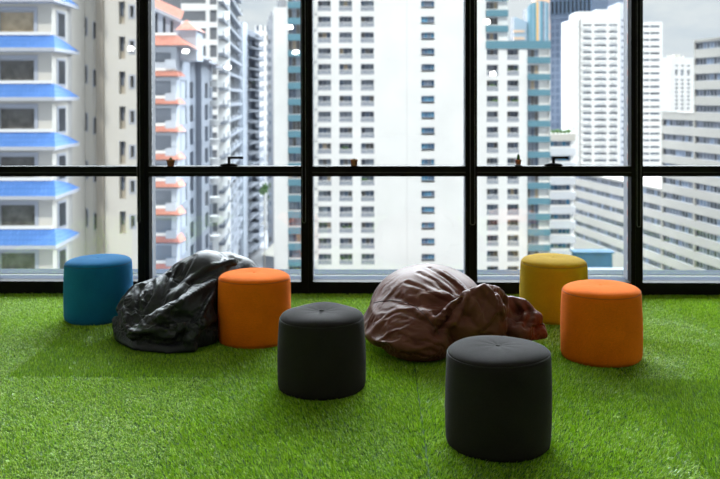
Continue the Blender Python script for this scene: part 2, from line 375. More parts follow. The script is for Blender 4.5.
# --------------------------------------------------------- artificial grass
def grass():
    rs = np.random.RandomState(5)
    x0, x1, y0, y1 = -3.3, 3.3, -3.75, -0.004
    A = (x1-x0)*(y1-y0); n = int(A*GRASS_D)
    X = rs.uniform(x0, x1, n); Y = rs.uniform(y0, y1, n)
    keep = np.ones(n, bool)
    for sx_, sy_, r in STOOLS: keep &= (X-sx_)**2+(Y-sy_)**2 > (r-0.022)**2
    keep &= (np.abs(((X+0.82+0.5) % 1.003)-0.5) > 0.0014) & (np.abs(((Y+1.79+0.5) % 1.0)-0.5) > 0.0012)
    X, Y = X[keep], Y[keep]; n = len(X)
    # each turf square has its own direction of pile
    tx = np.floor((X+0.82)/1.003).astype(int); ty = np.floor((Y+1.79)/1.0).astype(int)
    az = np.zeros(n); lean = np.zeros(n); sq = np.zeros(n)
    for i in range(-4, 6):
        for j in range(-3, 3):
            rr = random.Random(i*31+j*7+3)
            a = rr.choice([0.5, 0.0, -0.4, 2.6, 3.3]) + rr.uniform(-0.3, 0.3)
            l = rr.uniform(0.35, 0.9)
            if (i, j) in TILE: a, l = TILE[(i, j)]
            mk = (tx == i) & (ty == j)
            az[mk] = a; lean[mk] = l; sq[mk] = SHADE.get((i, j), rr.uniform(-1, 1))
    # patches trodden this way and that
    g = 0.9*np.sin(X*4.1+1.3*np.sin(Y*5.3))*np.cos(Y*3.7+X*1.9) + 0.5*np.sin(X*11+Y*9+2*np.sin(Y*6))
    az = az + 0.35*g + rs.normal(0, 0.55, n)
    lean = np.clip(lean*(1+0.22*g) + rs.normal(0, 0.22, n), 0.02, 1.35)
    ln = rs.uniform(0.015, 0.024, n)*(1+0.12*g); wd = rs.uniform(0.0009, 0.0017, n)
    hx, hy = np.cos(az+1.5708), np.sin(az+1.5708)      # az = 0 leans towards the window
    fa = rs.uniform(0, 6.283, n)                         # which way the flat of the blade faces
    wx, wy = np.cos(fa), np.sin(fa)
    l1 = lean*0.55; l2 = np.minimum(lean*1.55, 1.5)
    m1 = ln*0.5; m2 = ln*0.5
    P0 = np.stack([X, Y, np.full(n, FZ-0.001)], 1)
    P1 = P0 + np.stack([hx*np.sin(l1)*m1, hy*np.sin(l1)*m1, np.cos(l1)*m1], 1)
    P2 = P1 + np.stack([hx*np.sin(l2)*m2, hy*np.sin(l2)*m2, np.cos(l2)*m2], 1)
    W = np.stack([wx, wy, np.zeros(n)], 1)*wd[:, None]
    V = np.empty((n, 5, 3), np.float32)
    V[:,0] = P0-W; V[:,1] = P0+W; V[:,2] = P1+W*0.9; V[:,3] = P1-W*0.9; V[:,4] = P2
    me = bpy.data.meshes.new('artificial_grass')
    me.vertices.add(n*5); me.vertices.foreach_set('co', V.ravel())
    base = (np.arange(n)*5)[:, None]
    loops = np.concatenate([base+np.array([[0,1,2,3]]), base+np.array([[3,2,4]])], 1).astype(np.int32)
    me.loops.add(n*7); me.loops.foreach_set('vertex_index', loops.ravel())
    st = np.stack([np.arange(n)*7, np.arange(n)*7+4], 1).ravel().astype(np.int32)
    me.polygons.add(n*2); me.polygons.foreach_set('loop_start', st)
    me.polygons.foreach_set('loop_total', np.tile(np.array([4,3], np.int32), n))
    at_ = me.attributes.new('blade', 'FLOAT', 'POINT')
    val = np.clip(rs.beta(2, 2.4, n) + 0.05*sq, 0, 1)
    at_.data.foreach_set('value', np.repeat(val, 5).astype(np.float32))
    me.update(calc_edges=True)
    m, nt, b = new_mat('plastic_grass_blade'); L = nt.links
    an = nt.nodes.new('ShaderNodeAttribute'); an.attribute_name = 'blade'
    r = nt.nodes.new('ShaderNodeValToRGB'); e = r.color_ramp.elements
    e[0].position = 0.0; e[0].color = (0.07, 0.19, 0.004, 1)
    e[1].position = 1.0; e[1].color = (0.84, 0.91, 0.42, 1)
    k = e.new(0.45); k.color = (0.27, 0.50, 0.008, 1)
    k = e.new(0.75); k.color = (0.50, 0.72, 0.04, 1)
    L.new(an.outputs['Fac'], r.inputs['Fac']); L.new(r.outputs['Color'], b.inputs['Base Color'])
    b.inputs['Roughness'].default_value = 0.32; b.inputs['Specular IOR Level'].default_value = 0.5
    tl = nt.nodes.new('ShaderNodeBsdfTranslucent'); L.new(r.outputs['Color'], tl.inputs['Color'])
    mx = nt.nodes.new('ShaderNodeMixShader'); mx.inputs['Fac'].default_value = 0.22
    L.new(b.outputs[0], mx.inputs[1]); L.new(tl.outputs[0], mx.inputs[2]); L.new(mx.outputs[0], nt.nodes['Material Output'].inputs['Surface'])
    me.materials.append(m)
    o = bpy.data.objects.new('artificial_grass', me); COL.objects.link(o)
    tag(o, 'bright green artificial grass laid in squares over the floor', 'artificial grass', kind='stuff')
SHADE = {(-1,0): -2.2, (-2,0): 2.0, (-2,1): 2.0, (-3,0): 2, (-1,-1): 1.6, (-2,-1): 1.6, (-1,-2): 1.8, (-2,-2): 1.4, (0,-1): 0.2, (0,-2): 0.0, (1,-1): 0.6, (1,-2): 0.2, (2,-1): -1.5, (2,-2): -1.2, (2,0): 1.2, (2,1): 0.8, (1,0): -0.6, (0,0): 0.0}   # pile sheen and shade put into the blade colour, square by square
TILE = {(-1,0): (0.3, 0.55), (-2,0): (3.0, 0.85), (-2,1): (2.9, 0.8), (-3,0): (3.3, 0.7), (-3,1): (3.0, 0.7), (-1,1): (1.4, 0.6), (0,1): (1.2, 0.6), (1,1): (1.0, 0.6), (2,1): (3.0, 0.75),
        (-1,-1): (2.9, 0.9), (-2,-1): (3.3, 0.85), (-2,-2): (3.0, 0.8), (-1,-2): (3.0, 0.85), (0,-1): (1.9, 0.6), (0,-2): (1.9, 0.6), (0,0): (1.3, 0.5), (1,0): (-1.2, 0.5),
        (1,-1): (-2.1, 0.6), (1,-2): (-2.1, 0.65), (2,-1): (0.4, 0.6), (2,-2): (0.4, 0.6), (2,0): (2.9, 0.75), (3,0): (3.0, 0.7), (3,1): (2.8, 0.7)}
grass()
# --------------------------------------------------------------- bean bags
def leather(name, col, rough, tint, spec):
    m, nt, b = new_mat(name); L = nt.links
    b.inputs['Roughness'].default_value = rough; b.inputs['Specular IOR Level'].default_value = spec
    tc = nt.nodes.new('ShaderNodeTexCoord')
    n = nt.nodes.new('ShaderNodeTexNoise'); n.inputs['Scale'].default_value = 7; n.inputs['Detail'].default_value = 6
    L.new(tc.outputs['Object'], n.inputs['Vector'])
    r = nt.nodes.new('ShaderNodeValToRGB'); r.color_ramp.elements[0].position = 0.3; r.color_ramp.elements[1].position = 0.72
    r.color_ramp.elements[0].color = (col[0]*0.8, col[1]*0.8, col[2]*0.8, 1); r.color_ramp.elements[1].color = (*tint, 1)
    L.new(n.outputs['Fac'], r.inputs['Fac']); L.new(r.outputs['Color'], b.inputs['Base Color'])
    g = nt.nodes.new('ShaderNodeTexVoronoi'); g.inputs['Scale'].default_value = 260
    L.new(tc.outputs['Object'], g.inputs['Vector'])
    n3 = nt.nodes.new('ShaderNodeTexNoise'); n3.inputs['Scale'].default_value = 22; n3.inputs['Detail'].default_value = 5; n3.inputs['Distortion'].default_value = 1.2
    L.new(tc.outputs['Object'], n3.inputs['Vector'])
    b1 = nt.nodes.new('ShaderNodeBump'); b1.inputs['Strength'].default_value = 0.25; b1.inputs['Distance'].default_value = 0.001
    b2 = nt.nodes.new('ShaderNodeBump'); b2.inputs['Strength'].default_value = 0.2; b2.inputs['Distance'].default_value = 0.006
    L.new(g.outputs['Distance'], b1.inputs['Height']); L.new(n3.outputs['Fac'], b2.inputs['Height'])
    L.new(b1.outputs['Normal'], b2.inputs['Normal']); L.new(b2.outputs['Normal'], b.inputs['Normal'])
    return m

def union(parts, voxel, smooth, ridges=(), grow=0.0):
    """skin over overlapping lobes: list of (centre, radii, rotation) in metres / degrees"""
    bm = bmesh.new()
    for c, r, rot in parts:
        M = Matrix.Translation(c) @ Matrix.Rotation(R(rot[2]),4,'Z') @ Matrix.Rotation(R(rot[1]),4,'Y') @ Matrix.Rotation(R(rot[0]),4,'X') @ Matrix.Diagonal((r[0]+grow,r[1]+grow,r[2]+grow,1))
        bmesh.ops.create_icosphere(bm, subdivisions=4, radius=1, matrix=M)
    for pts, rad in ridges:
        n = len(pts)
        for k in range(n-1):
            a, b_ = Vector(pts[k]), Vector(pts[k+1]); m_ = max(2, int((b_-a).length/0.012))
            for j in range(m_+1):
                f = (k+j/m_)/(n-1); rr = rad[0]+(rad[1]-rad[0])*f if isinstance(rad, tuple) else rad
                bmesh.ops.create_icosphere(bm, subdivisions=2, radius=rr+grow, matrix=Matrix.Translation(a.lerp(b_, j/m_)))
    for v in bm.verts: v.co.z = max(v.co.z, 0.012)
    me = bpy.data.meshes.new('lobes'); bm.to_mesh(me); bm.free()
    o = bpy.data.objects.new('lobes', me); COL.objects.link(o)
    md = o.modifiers.new('r', 'REMESH'); md.mode = 'VOXEL'; md.voxel_size = voxel
    ms = o.modifiers.new('s', 'SMOOTH'); ms.iterations = smooth; ms.factor = 0.5
    dg = bpy.context.evaluated_depsgraph_get(); m2 = bpy.data.meshes.new_from_object(o.evaluated_get(dg))
    bpy.data.objects.remove(o); bpy.data.meshes.remove(me)
    return m2

def drape(parts, ridges=(), voxel=0.014, smooth=3, shrink=-0.12, frames=24, bend=1.0, tension=20, grow=0.012, pressure=0.0, grav=0.5, pin=0.05):
    skin = union(parts, voxel, smooth, ridges, grow); core = union(parts, 0.014, 3, ridges)
    so = bpy.data.objects.new('sim_skin', skin); co = bpy.data.objects.new('sim_core', core)
    COL.objects.link(so); COL.objects.link(co)
    fl = bpy.data.meshes.new('sim_floor'); fl.from_pydata([(-2,-2,0.006),(2,-2,0.006),(2,2,0.006),(-2,2,0.006)], [], [(0,1,2,3)]); fo = bpy.data.objects.new('sim_floor', fl); COL.objects.link(fo)
    for c in (co, fo):
        c.modifiers.new('c', 'COLLISION'); c.collision.thickness_outer = 0.008; c.collision.cloth_friction = 25
    vg = so.vertex_groups.new(name='pin')
    for v in skin.vertices:
        w_ = 1.0 if v.co.z < pin else max(0.0, 1-(v.co.z-pin)/0.05)
        if w_ > 0: vg.add([v.index], w_, 'REPLACE')
    cl = so.modifiers.new('cloth', 'CLOTH'); s = cl.settings
    s.vertex_group_mass = 'pin'; s.pin_stiffness = 1
    s.quality = 6; s.mass = 0.25; s.tension_stiffness = tension; s.compression_stiffness = tension; s.shear_stiffness = 6; s.bending_stiffness = bend
    s.tension_damping = 8; s.compression_damping = 8; s.shear_damping = 8; s.bending_damping = 0.6; s.air_damping = 3
    s.shrink_min = shrink; s.shrink_max = shrink
    s.effector_weights.gravity = grav
    if pressure: s.use_pressure = True; s.uniform_pressure_force = pressure
    cs = cl.collision_settings; cs.use_collision = True; cs.distance_min = 0.006; cs.collision_quality = 3
    cs.use_self_collision = False
    cl.point_cache.frame_start = 1; cl.point_cache.frame_end = frames+5
    sc.frame_start = 1; sc.frame_end = frames+5
    for f in range(1, frames+1): sc.frame_set(f)
    dg = bpy.context.evaluated_depsgraph_get(); me = bpy.data.meshes.new_from_object(so.evaluated_get(dg))
    for o in (so, co, fo): bpy.data.objects.remove(o)
    sc.frame_set(1)
    return me
BR=leather('brown_leather',(0.115,0.033,0.020),0.48,(0.15,0.052,0.034),0.18)
BK=leather('black_leather',(0.012,0.013,0.016),0.42,(0.024,0.026,0.032),0.24)

S0 = (0,0,0)
def finish(me, mt, u, d, sub=1):
    me.name = 'bean_bag_cover'; me.materials.clear(); me.materials.append(mt)
    me.polygons.foreach_set('use_smooth', [True]*len(me.polygons))
    base = at(u, d, FZ)
    for v in me.vertices:                                   # the bag leans against the stools, it does not enter them
        for sx_, sy_, r_ in STOOLS:
            dx, dy = v.co.x+base.x-sx_, v.co.y+base.y-sy_; q_ = math.hypot(dx, dy); lim = (r_+0.014)*min(1.0, max(0.0, (0.45-v.co.z)/0.06))
            if q_ < lim: v.co.x += dx/q_*(lim-q_); v.co.y += dy/q_*(lim-q_)
    root = empty('bean_bag', base); o = bpy.data.objects.new('cover', me); COL.objects.link(o); o.parent = root
    ss = o.modifiers.new('s', 'SUBSURF'); ss.levels = sub; ss.render_levels = sub
    return root, o
def loc(uc, dc):
    """survey bearing and height to a place beside the bag's own centre; y is given"""
    def f(u, v, y): d = dc+y; return ((u-360)/F*d-(uc-360)/F*dc, y, hz(v, d))
    return f
# brown: round body at the left, collapsed neck folded over in front, tail at the right
p = loc(453, 4.85)
body = [((-0.135,0.06,0.19),(0.305,0.36,0.215),S0), ((-0.20,-0.10,0.165),(0.255,0.38,0.15),(14,0,0)), (p(402,320,-0.05),(0.135,0.30,0.15),S0),
        (p(480,312,-0.30),(0.095,0.08,0.125),(0,0,15)), (p(462,324,-0.33),(0.095,0.07,0.10),(0,35,0)), (p(490,325,-0.30),(0.07,0.08,0.12),S0),
        (p(488,310,-0.02),(0.11,0.18,0.08),S0), (p(515,324,-0.08),(0.085,0.13,0.055),(0,20,0)), (p(480,330,0.03),(0.22,0.26,0.10),S0)]
ridges = [([p(436,330,-0.40), p(453,308,-0.38), p(470,292,-0.36), p(484,285,-0.34)], (0.024,0.012)),
          ([p(484,285,-0.34), p(494,294,-0.35), p(501,305,-0.35), p(503,325,-0.33)], 0.015),
          ([p(484,285,-0.30), p(497,289,-0.22), p(503,297,-0.16), p(502,308,-0.18)], (0.012,0.024)),
          ([p(466,302,-0.38), p(475,300,-0.39), p(480,320,-0.38)], (0.010,0.018)),
          ([p(430,268,0.02), p(444,274,-0.06), p(458,283,-0.12), p(466,292,-0.16)], (0.008,0.020)),
          ([p(414,273,0.05), p(430,278,-0.11), p(446,287,-0.18), p(457,294,-0.18)], (0.008,0.020)),
          ([p(410,284,0.0), p(424,287,-0.19), p(440,293,-0.25), p(453,297,-0.24)], (0.008,0.022)),
          ([p(453,297,-0.24), p(447,307,-0.28), p(435,319,-0.33), p(430,327,-0.36)], (0.022,0.018)),
          ([p(412,301,-0.10), p(422,306,-0.28), p(430,313,-0.36), p(442,336,-0.40)], (0.008,0.022)),
          ([p(506,300,-0.05), p(520,301,-0.05), p(532,312,-0.06), p(540,326,-0.06)], (0.028,0.018)),
          ([p(508,326,-0.16), p(522,318,-0.14), p(534,312,-0.1)], 0.018),
          ([p(512,338,-0.16), p(528,334,-0.14), p(541,328,-0.1)], 0.018)]
me = drape(body, ridges, shrink=-0.09, bend=1.5, grav=0.2, pin=0.03)
brown, cover = finish(me, BR, 453, 4.85)
# black: slumped body at the back, long fold running down to the left
p = loc(188, 5.02)
body = [((0.04,0.20,0.20),(0.24,0.22,0.215),S0), (p(205,285,0.09),(0.155,0.20,0.21),S0), (p(224,284,0.19),(0.12,0.15,0.20),S0), (p(236,290,0.25),(0.15,0.17,0.215),S0), (p(160,318,0.02),(0.23,0.28,0.15),(0,-10,0)),
        (p(180,330,-0.20),(0.22,0.16,0.10),S0), (p(168,300,0.02),(0.16,0.22,0.15),(0,-15,0)), (p(143,308,0.02),(0.10,0.20,0.14),(0,-15,0)),
        (p(192,312,-0.16),(0.13,0.14,0.17),(0,-30,0)), (p(168,328,-0.25),(0.18,0.12,0.09),(0,-25,0)), (p(140,325,-0.02),(0.13,0.25,0.10),S0)]
ridges = [([p(252,292,0.26), p(243,274,0.24), p(233,267,0.20), p(224,272,0.12), p(211,282,-0.12), p(185,298,-0.29), p(165,309,-0.34), p(134,331,-0.34)], (0.03,0.02)),
          ([p(232,260,0.02), p(205,268,-0.04), p(187,280,-0.12), p(176,302,-0.20)], (0.016,0.02)),
          ([p(155,279,0.05), p(138,284,0.0), p(129,300,-0.08), p(123,318,-0.15), p(133,332,-0.27)], (0.014,0.022)),
          ([p(205,254,0.1), p(185,261,0.06), p(168,275,0.0), p(163,296,-0.10)], (0.014,0.022)),
          ([p(117,318,-0.08), p(121,335,-0.22), p(138,346,-0.35), p(170,349,-0.40), p(192,346,-0.38)], (0.02,0.03)),
          ([p(140,326,-0.35), p(158,325,-0.38), p(170,330,-0.40), p(182,322,-0.39)], 0.014),
          ([p(214,284,-0.10), p(207,300,-0.24), p(200,318,-0.34), p(190,336,-0.40)], (0.016,0.022))]
me = drape(body, ridges, shrink=-0.11, bend=1.2, smooth=5)
black, cover2 = finish(me, BK, 188, 5.02)

from mathutils.bvhtree import BVHTree
def trace(cover, pts, lift=0.001, steps=14):
    """points of a seam laid on the cover, from bearings and heights of the survey view"""
    bm = bmesh.new(); bm.from_mesh(cover.data); T = BVHTree.FromBMesh(bm); o = cover.parent.location; out = []
    for k in range(len(pts)-1):
        for j in range(steps):
            f = j/steps; u = pts[k][0]+(pts[k+1][0]-pts[k][0])*f; v = pts[k][1]+(pts[k+1][1]-pts[k][1])*f
            t = at(u, 1.0, hz(v, 1.0)); d = (t-EYE).normalized(); h = T.ray_cast(EYE-o, d)
            if h[0] is not None and (h[0]-(out[-1] if out else h[0])).length < 0.12: out.append(h[0]+h[1]*lift)
    bm.free(); return out
def crease(cover, lines):
    """press valleys (negative) and pinch ridges (positive) into the cover along traced lines: (points, height, half width)"""
    bm = bmesh.new(); bm.from_mesh(cover.data); bmesh.ops.recalc_face_normals(bm, faces=bm.faces)
    tr_ = [(np.array([list(p_) for p_ in trace(cover, pts, 0.0, 10)]), hgt, wd) for pts, hgt, wd in lines]
    bmesh.ops.subdivide_edges(bm, edges=bm.edges, cuts=1, use_grid_fill=True, smooth=0.35)
    bm.normal_update(); bm.verts.ensure_lookup_table()
    co = np.array([v.co[:] for v in bm.verts]); no = np.array([v.normal[:] for v in bm.verts]); disp = np.zeros(len(co))
    for P_, hgt, wd in tr_:
        if len(P_) < 3: continue
        d2 = ((co[:,None,:]-P_[None,:,:])**2).sum(2); k_ = d2.argmin(1); dd = np.sqrt(d2.min(1))
        t_ = k_/(len(P_)-1); taper = np.sin(np.clip(0.12+0.76*t_, 0, 1)*math.pi)**0.5
        g_ = np.exp(-(dd/wd)) if hgt < 0 else np.exp(-(dd/wd)**1.5)
        disp += hgt*taper*np.where(dd < wd*4, g_, 0) - (0.25*hgt*taper*np.exp(-((dd-2.2*wd)/wd)**2) if hgt < 0 else 0)
    co += no*disp[:,None]
    for v, c_ in zip(bm.verts, co): v.co = c_; v.co.z = max(v.co.z, 0.004)
    bm.to_mesh(cover.data); bm.free(); cover.data.update()
    cover.data.polygons.foreach_set('use_smooth', [True]*len(cover.data.polygons))
crease(cover, [([(459,299),(452,309),(443,322),(436,335)], -0.065, 0.020), ([(430,268),(444,276),(457,286),(464,293)], -0.018, 0.012),
    ([(419,273),(434,281),(447,291),(455,296)], -0.016, 0.011), ([(407,283),(424,290),(440,299),(450,303)], -0.014, 0.011), ([(444,272),(457,280),(468,290)], -0.014, 0.009),
    ([(426,277),(441,286),(452,293)], 0.010, 0.010), ([(412,287),(430,293),(446,299)], 0.010, 0.010), ([(398,297),(414,304),(428,318)], -0.010, 0.012),
    ([(472,296),(466,308),(460,324)], -0.010, 0.012), ([(486,292),(484,306),(478,326)], 0.008, 0.012), ([(477,290),(484,285),(492,292),(500,302)], 0.008, 0.010),
    ([(505,297),(504,310),(503,326)], -0.030, 0.012), ([(514,302),(520,313),(514,327)], -0.020, 0.011), ([(526,305),(531,316),(524,330)], -0.018, 0.010),
    ([(509,318),(522,322),(538,324)], -0.012, 0.010), ([(518,304),(526,312),(522,326)], 0.012, 0.010), ([(492,290),(499,300),(500,318)], -0.012, 0.009)])
crease(cover2, [([(228,263),(205,273),(186,287),(174,301)], -0.024, 0.013), ([(238,268),(216,279),(190,295),(168,309),(146,325)], 0.012, 0.012),
    ([(172,268),(164,283),(160,300)], -0.022, 0.012), ([(153,279),(150,294),(141,310)], -0.022, 0.012), ([(180,262),(172,278),(168,292)], 0.012, 0.010),
    ([(140,286),(136,300),(140,318),(132,330)], -0.016, 0.012), ([(126,296),(122,312),(127,329),(140,339)], 0.014, 0.011), ([(193,256),(187,268),(180,282)], -0.014, 0.011),
    ([(214,290),(206,304),(199,320),(196,336)], 0.014, 0.011), ([(209,292),(200,306),(193,322)], -0.018, 0.011), ([(152,322),(165,326),(180,336)], -0.014, 0.010),
    ([(160,316),(175,320),(190,326)], 0.010, 0.010), ([(184,302),(178,314),(182,328)], -0.010, 0.010), ([(134,334),(150,340),(172,344)], -0.012, 0.010)])
THR = mat('brown_seam_thread', (0.03,0.012,0.009), rough=0.7); THK = mat('black_seam_thread', (0.004,0.004,0.005), rough=0.6)
def seam(cover, pts, mt, r=0.0016):
    s_ = trace(cover, pts)
    if len(s_) > 4: q = MB(); q.tube(s_, r, mt, 6); q.build('stitched_seam', cover.parent)
seam(cover, [(373,303.5),(379,302),(392,301),(405,303),(415,307),(424,315),(432,325),(440,336)], THR)
seam(cover2, [(228,270),(205,286),(185,299),(165,311),(150,322)], THK, 0.0013)
seam(cover2, [(174,312),(168,326),(170,344)], THK, 0.0013)
# pull strap on the black bag
pt = trace(cover2, [(171,322),(172,326),(172,334),(171,338)], 0.004, 3)
q = MB()
for k in range(len(pt)-1):
    a, b_ = pt[k], pt[k+1]; ww = Vector((0.013,0,0)); n_ = Vector((0,-0.004,0))
    q.face([a-ww+n_, a+ww+n_, b_+ww+n_, b_-ww+n_], BK, True); q.face([a+ww+n_, a+ww-n_, b_+ww-n_, b_+ww+n_], BK); q.face([a-ww-n_, a-ww+n_, b_-ww+n_, b_-ww-n_], BK)
q.build('pull_strap', black)
tag(brown, 'brown leather bean bag with a folded-over neck, slumped on the turf', 'bean bag')
tag(black, 'black leather bean bag lying deflated between the teal and orange stools', 'bean bag')

if 'DEBUG' in globals():
    for sx_, sy_, r_ in STOOLS:
        for c_ in (cover, cover2):
            ds = [(math.hypot(v.co.x+c_.parent.location.x-sx_, v.co.y+c_.parent.location.y-sy_)-r_, tuple(round(q_,2) for q_ in v.co)) for v in c_.data.vertices]
            n_ = sum(d_[0] < 0 for d_ in ds); print('DIST', round(sx_,2), round(sy_,2), len(ds), n_, min(ds))
# ------------------------------------------------------------------- the city
GZ = -44.0
q = MB(); q.box((-900, 12, GZ-1), (1200, 2500, GZ), mat('asphalt', (0.16,0.16,0.17), rough=0.95, var=0.3, vscale=0.03)); struct('ground', q)
def wmat(n, c, **k): return mat(n, c, rough=k.pop('rough', 0.85), var=k.pop('var', 0.05), vscale=k.pop('vs', 0.15), **k)
WHITE = wmat('white_render', (0.80,0.80,0.79)); CREAM = wmat('cream_render', (0.62,0.59,0.54)); BEIGE = wmat('beige_panel', (0.50,0.48,0.44))
TAUPE = wmat('taupe_render', (0.36,0.32,0.27)); PALEBLUE = wmat('pale_blue_render', (0.46,0.50,0.57)); GREYW = wmat('grey_concrete', (0.28,0.29,0.32), var=0.1)
SIDE_DIM = wmat('dimmed_side_render', (0.18,0.20,0.24)); HAZE2 = wmat('cool_grey_render', (0.42,0.46,0.54)); TEAL = wmat('teal_render', (0.12,0.26,0.33)); SLATE = wmat('slate_cladding', (0.12,0.16,0.23)); DKSLATE = wmat('dark_slate_cladding', (0.10,0.15,0.23))  # slab and side render darkened in colour to offset the bright sky ahead
PINK = wmat('salmon_roof_tiles', (0.55,0.25,0.20), spec=0.15, var=0.12, vs=2.0); TRIMG = mat('grey_window_trim', (0.42,0.44,0.50), rough=0.6)
def glassy(n, c, r=0.3): return mat(n, c, rough=r, spec=0.3, var=0.35, vscale=0.9)
DARKG = glassy('shaded_glass', (0.025,0.032,0.045))
GL = [glassy('dark_glass', (0.09,0.105,0.14)), glassy('blue_glass', (0.12,0.16,0.23)), glassy('grey_glass', (0.20,0.23,0.28)), glassy('bright_glass', (0.26,0.31,0.38))]
BGL = [glassy('azure_glass', (0.05,0.20,0.34)), glassy('deep_azure_glass', (0.03,0.11,0.22)), GL[1], GL[2]]
CURT = mat('curtain_cloth', (0.15,0.145,0.14), rough=0.9, var=0.35, vscale=2.2); CURT2 = mat('tan_curtain_cloth', (0.45,0.37,0.27), rough=0.9, var=0.2, vscale=2)
RAILM = wmat('pale_railing', (0.25,0.28,0.34)); PLANT = mat('balcony_plant', (0.09,0.17,0.06), rough=0.9, var=0.4, vscale=3)
# blue glazed roof tiles: rows of tiles as a wave
m, nt_, b_ = new_mat('blue_roof_tiles'); BLUET = m
_tc = nt_.nodes.new('ShaderNodeTexCoord'); _w = nt_.nodes.new('ShaderNodeTexBrick')
_w.inputs['Color1'].default_value = (0.10,0.24,0.60,1); _w.inputs['Color2'].default_value = (0.12,0.27,0.66,1); _w.inputs['Mortar'].default_value = (0.08,0.19,0.5,1)
_w.inputs['Scale'].default_value = 1.0; _w.inputs['Mortar Size'].default_value = 0.02; _w.inputs['Brick Width'].default_value = 0.24; _w.inputs['Row Height'].default_value = 0.26
_mp = nt_.nodes.new('ShaderNodeMapping'); _mp.inputs['Rotation'].default_value = (R(90),0,0)
nt_.links.new(_tc.outputs['Object'], _mp.inputs['Vector']); nt_.links.new(_mp.outputs['Vector'], _w.inputs['Vector'])
nt_.links.new(_w.outputs['Color'], b_.inputs['Base Color']); b_.inputs['Roughness'].default_value = 0.6; b_.inputs['Specular IOR Level'].default_value = 0.2

